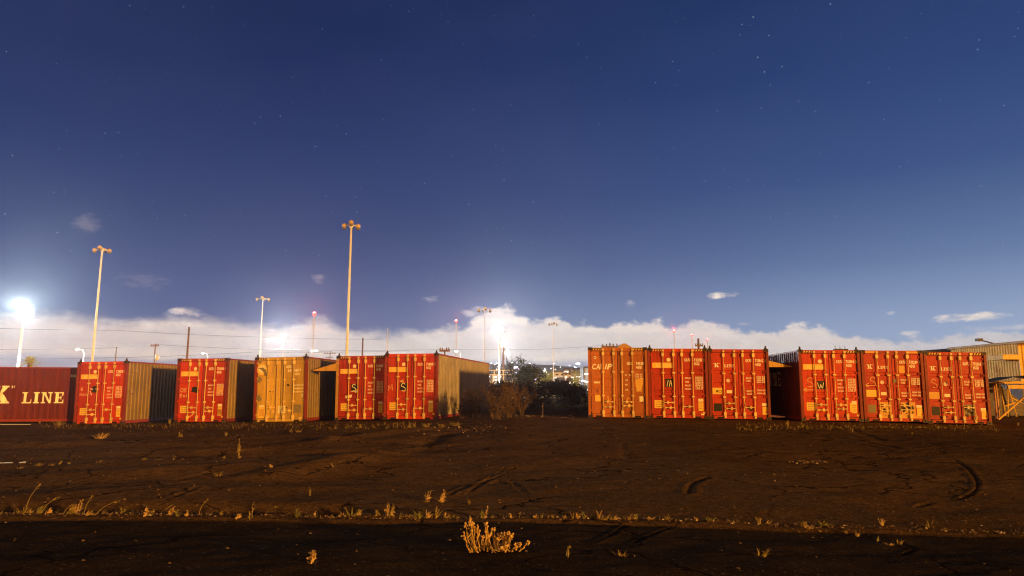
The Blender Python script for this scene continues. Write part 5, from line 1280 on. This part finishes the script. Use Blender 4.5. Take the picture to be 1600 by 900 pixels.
def canopy(px0, px1, pyL, pyR, pyB, Y, label, depth=6):
    """lean-to roof bridging two containers; its front fascia is a wedge"""
    a = at(px0, pyB, Y); c = at(px1, pyB, Y); zl = at(px0, pyL, Y).z - a.z; zr = at(px1, pyR, Y).z - a.z; w = c.x - a.x
    t = thing('lean_to_canopy', label, 'canopy', a); f = MB(); e = .04
    f.add([(0, 0, 0), (w, 0, 0), (w, 0, zr), (0, 0, zl + .02), (0, e, 0), (w, e, 0), (w, e, zr), (0, e, zl + .02)], [(0, 1, 2, 3), (7, 6, 5, 4), (0, 4, 5, 1), (1, 5, 6, 2), (2, 6, 7, 3), (3, 7, 4, 0)]); f.build('fascia', [TARP], t)
    r = MB(); r.add([(0, e + .002, zl + .03), (w, e + .002, zr + .01), (w + .6, depth, zr + .01), (.6, depth, zl + .03), (0, e + .002, zl), (w, e + .002, zr - .02), (w + .6, depth, zr - .02), (.6, depth, zl)], [(0, 1, 2, 3), (7, 6, 5, 4), (0, 4, 5, 1), (1, 5, 6, 2), (2, 6, 7, 3), (3, 7, 4, 0)]); r.build('roof', [TARP], t)
canopy(489, 525.3, 579, 567.5, 579.5, 31.1, 'ochre wedge canopy between the yellow tan container and its neighbour')
canopy(1196, 1238, 563, 572.5, 573.5, 28.75, 'ochre wedge canopy in the gap between the right hand rows', 3.5)
def gable():
    Y = 55; a = at(975, 537, Y); z0 = gz(a.x, Y); h = a.z - z0; t = thing('gable_hut', 'small pointed ochre roof peeking over the orange brown container', 'hut', (a.x, Y, z0))
    w = MB(); w.box(-2.0, 2.0, 0, 5, 0, h - 1.35); w.build('wall', [SHEDG], t)
    r = MB(); r.add([(-2.2, -.2, h - 1.35), (2.2, -.2, h - 1.35), (.12, -.2, h), (-.12, -.2, h), (-2.2, 5.2, h - 1.35), (2.2, 5.2, h - 1.35), (.12, 5.2, h), (-.12, 5.2, h)], [(0, 1, 2, 3), (7, 6, 5, 4), (1, 5, 6, 2), (2, 6, 7, 3), (3, 7, 4, 0), (0, 4, 5, 1)]); r.build('roof', [POSTY], t)
gable()
for k, (px, lb) in enumerate(((1306, 'small dark aerial box on the S and W container roof, nearest the gap'), (1313, 'small dark aerial box in the middle of three on the S and W container roof'), (1321, 'small dark aerial box on the S and W container roof, nearest the ochre paneled one'))):
    p = at(px, 546.2, 29.2); b = MB(); b.box(-.07, .07, -.1, .1, .0, .10); b.tube([(.02, 0, .10), (.0, 0, .16), (-.03, 0, .24)], .006, 4); b.tube([(-.03, 0, .10), (-.05, 0, .2)], .005, 4)
    o = b.build('aerial_box', [CAST]); o.location = (p.x, 29.2, -.02 + CH - (px - 1300) * .0004); tag(o, lb, 'aerial box', 'aerial boxes on a container roof')
# thin white bars standing in for pale strips on the ground at left
for pts, lb in (([(-30, 664), (48, 663)], 'long white strip lying at the foot of the side-on container'), ([(-30, 716), (18, 716)], 'white strip lying on the left dirt field'), ([(33, 715), (39, 715)], 'short white strip end on the left dirt field')):
    P = [gp(*q) for q in pts]; b = MB(); d = P[1] - P[0]; n = Vector((-d.y, d.x, 0)).normalized() * .045; u = Vector((0, 0, .035)); o0 = [-n, d - n, d + n, n]
    b.add([v + Vector((0, 0, .01)) for v in o0] + [v + u for v in o0], [(3, 2, 1, 0), (4, 5, 6, 7), (0, 1, 5, 4), (1, 2, 6, 5), (2, 3, 7, 6), (3, 0, 4, 7)]); o = b.build('white_strip', [GREYP]); o.location = P[0]; tag(o, lb, 'plank')
p = gp(1222, 660); b = MB(); b.tube([(-.9, 2.2, .25), (.2, 2.0, .18), (1.0, 2.3, .1)], .035, 6); b.tube([(-.3, 2.1, .2), (.7, 1.9, .12)], .05, 6); o = b.build('metal_rod', [STEEL]); o.location = p; tag(o, 'pale metal rods lying in the dark gap between the right hand rows', 'rods')

# ------------------------------------------------------------------ night air
def haze():
    b = MB(); b.box(-2760, 2760, -70, 2300, -4.5, 105)
    m = bpy.data.materials.new('damp_air'); m.use_nodes = True; n = m.node_tree.nodes; n.clear()
    o = n.new('ShaderNodeOutputMaterial'); v = n.new('ShaderNodeVolumePrincipled'); m.node_tree.links.new(v.outputs[0], o.inputs['Volume'])
    v.inputs['Color'].default_value = (.92, .95, 1, 1); v.inputs['Density'].default_value = 0.00016; v.inputs['Anisotropy'].default_value = 0.82
    h = b.build('haze', [m]); tag(h, kind='stuff')
haze()
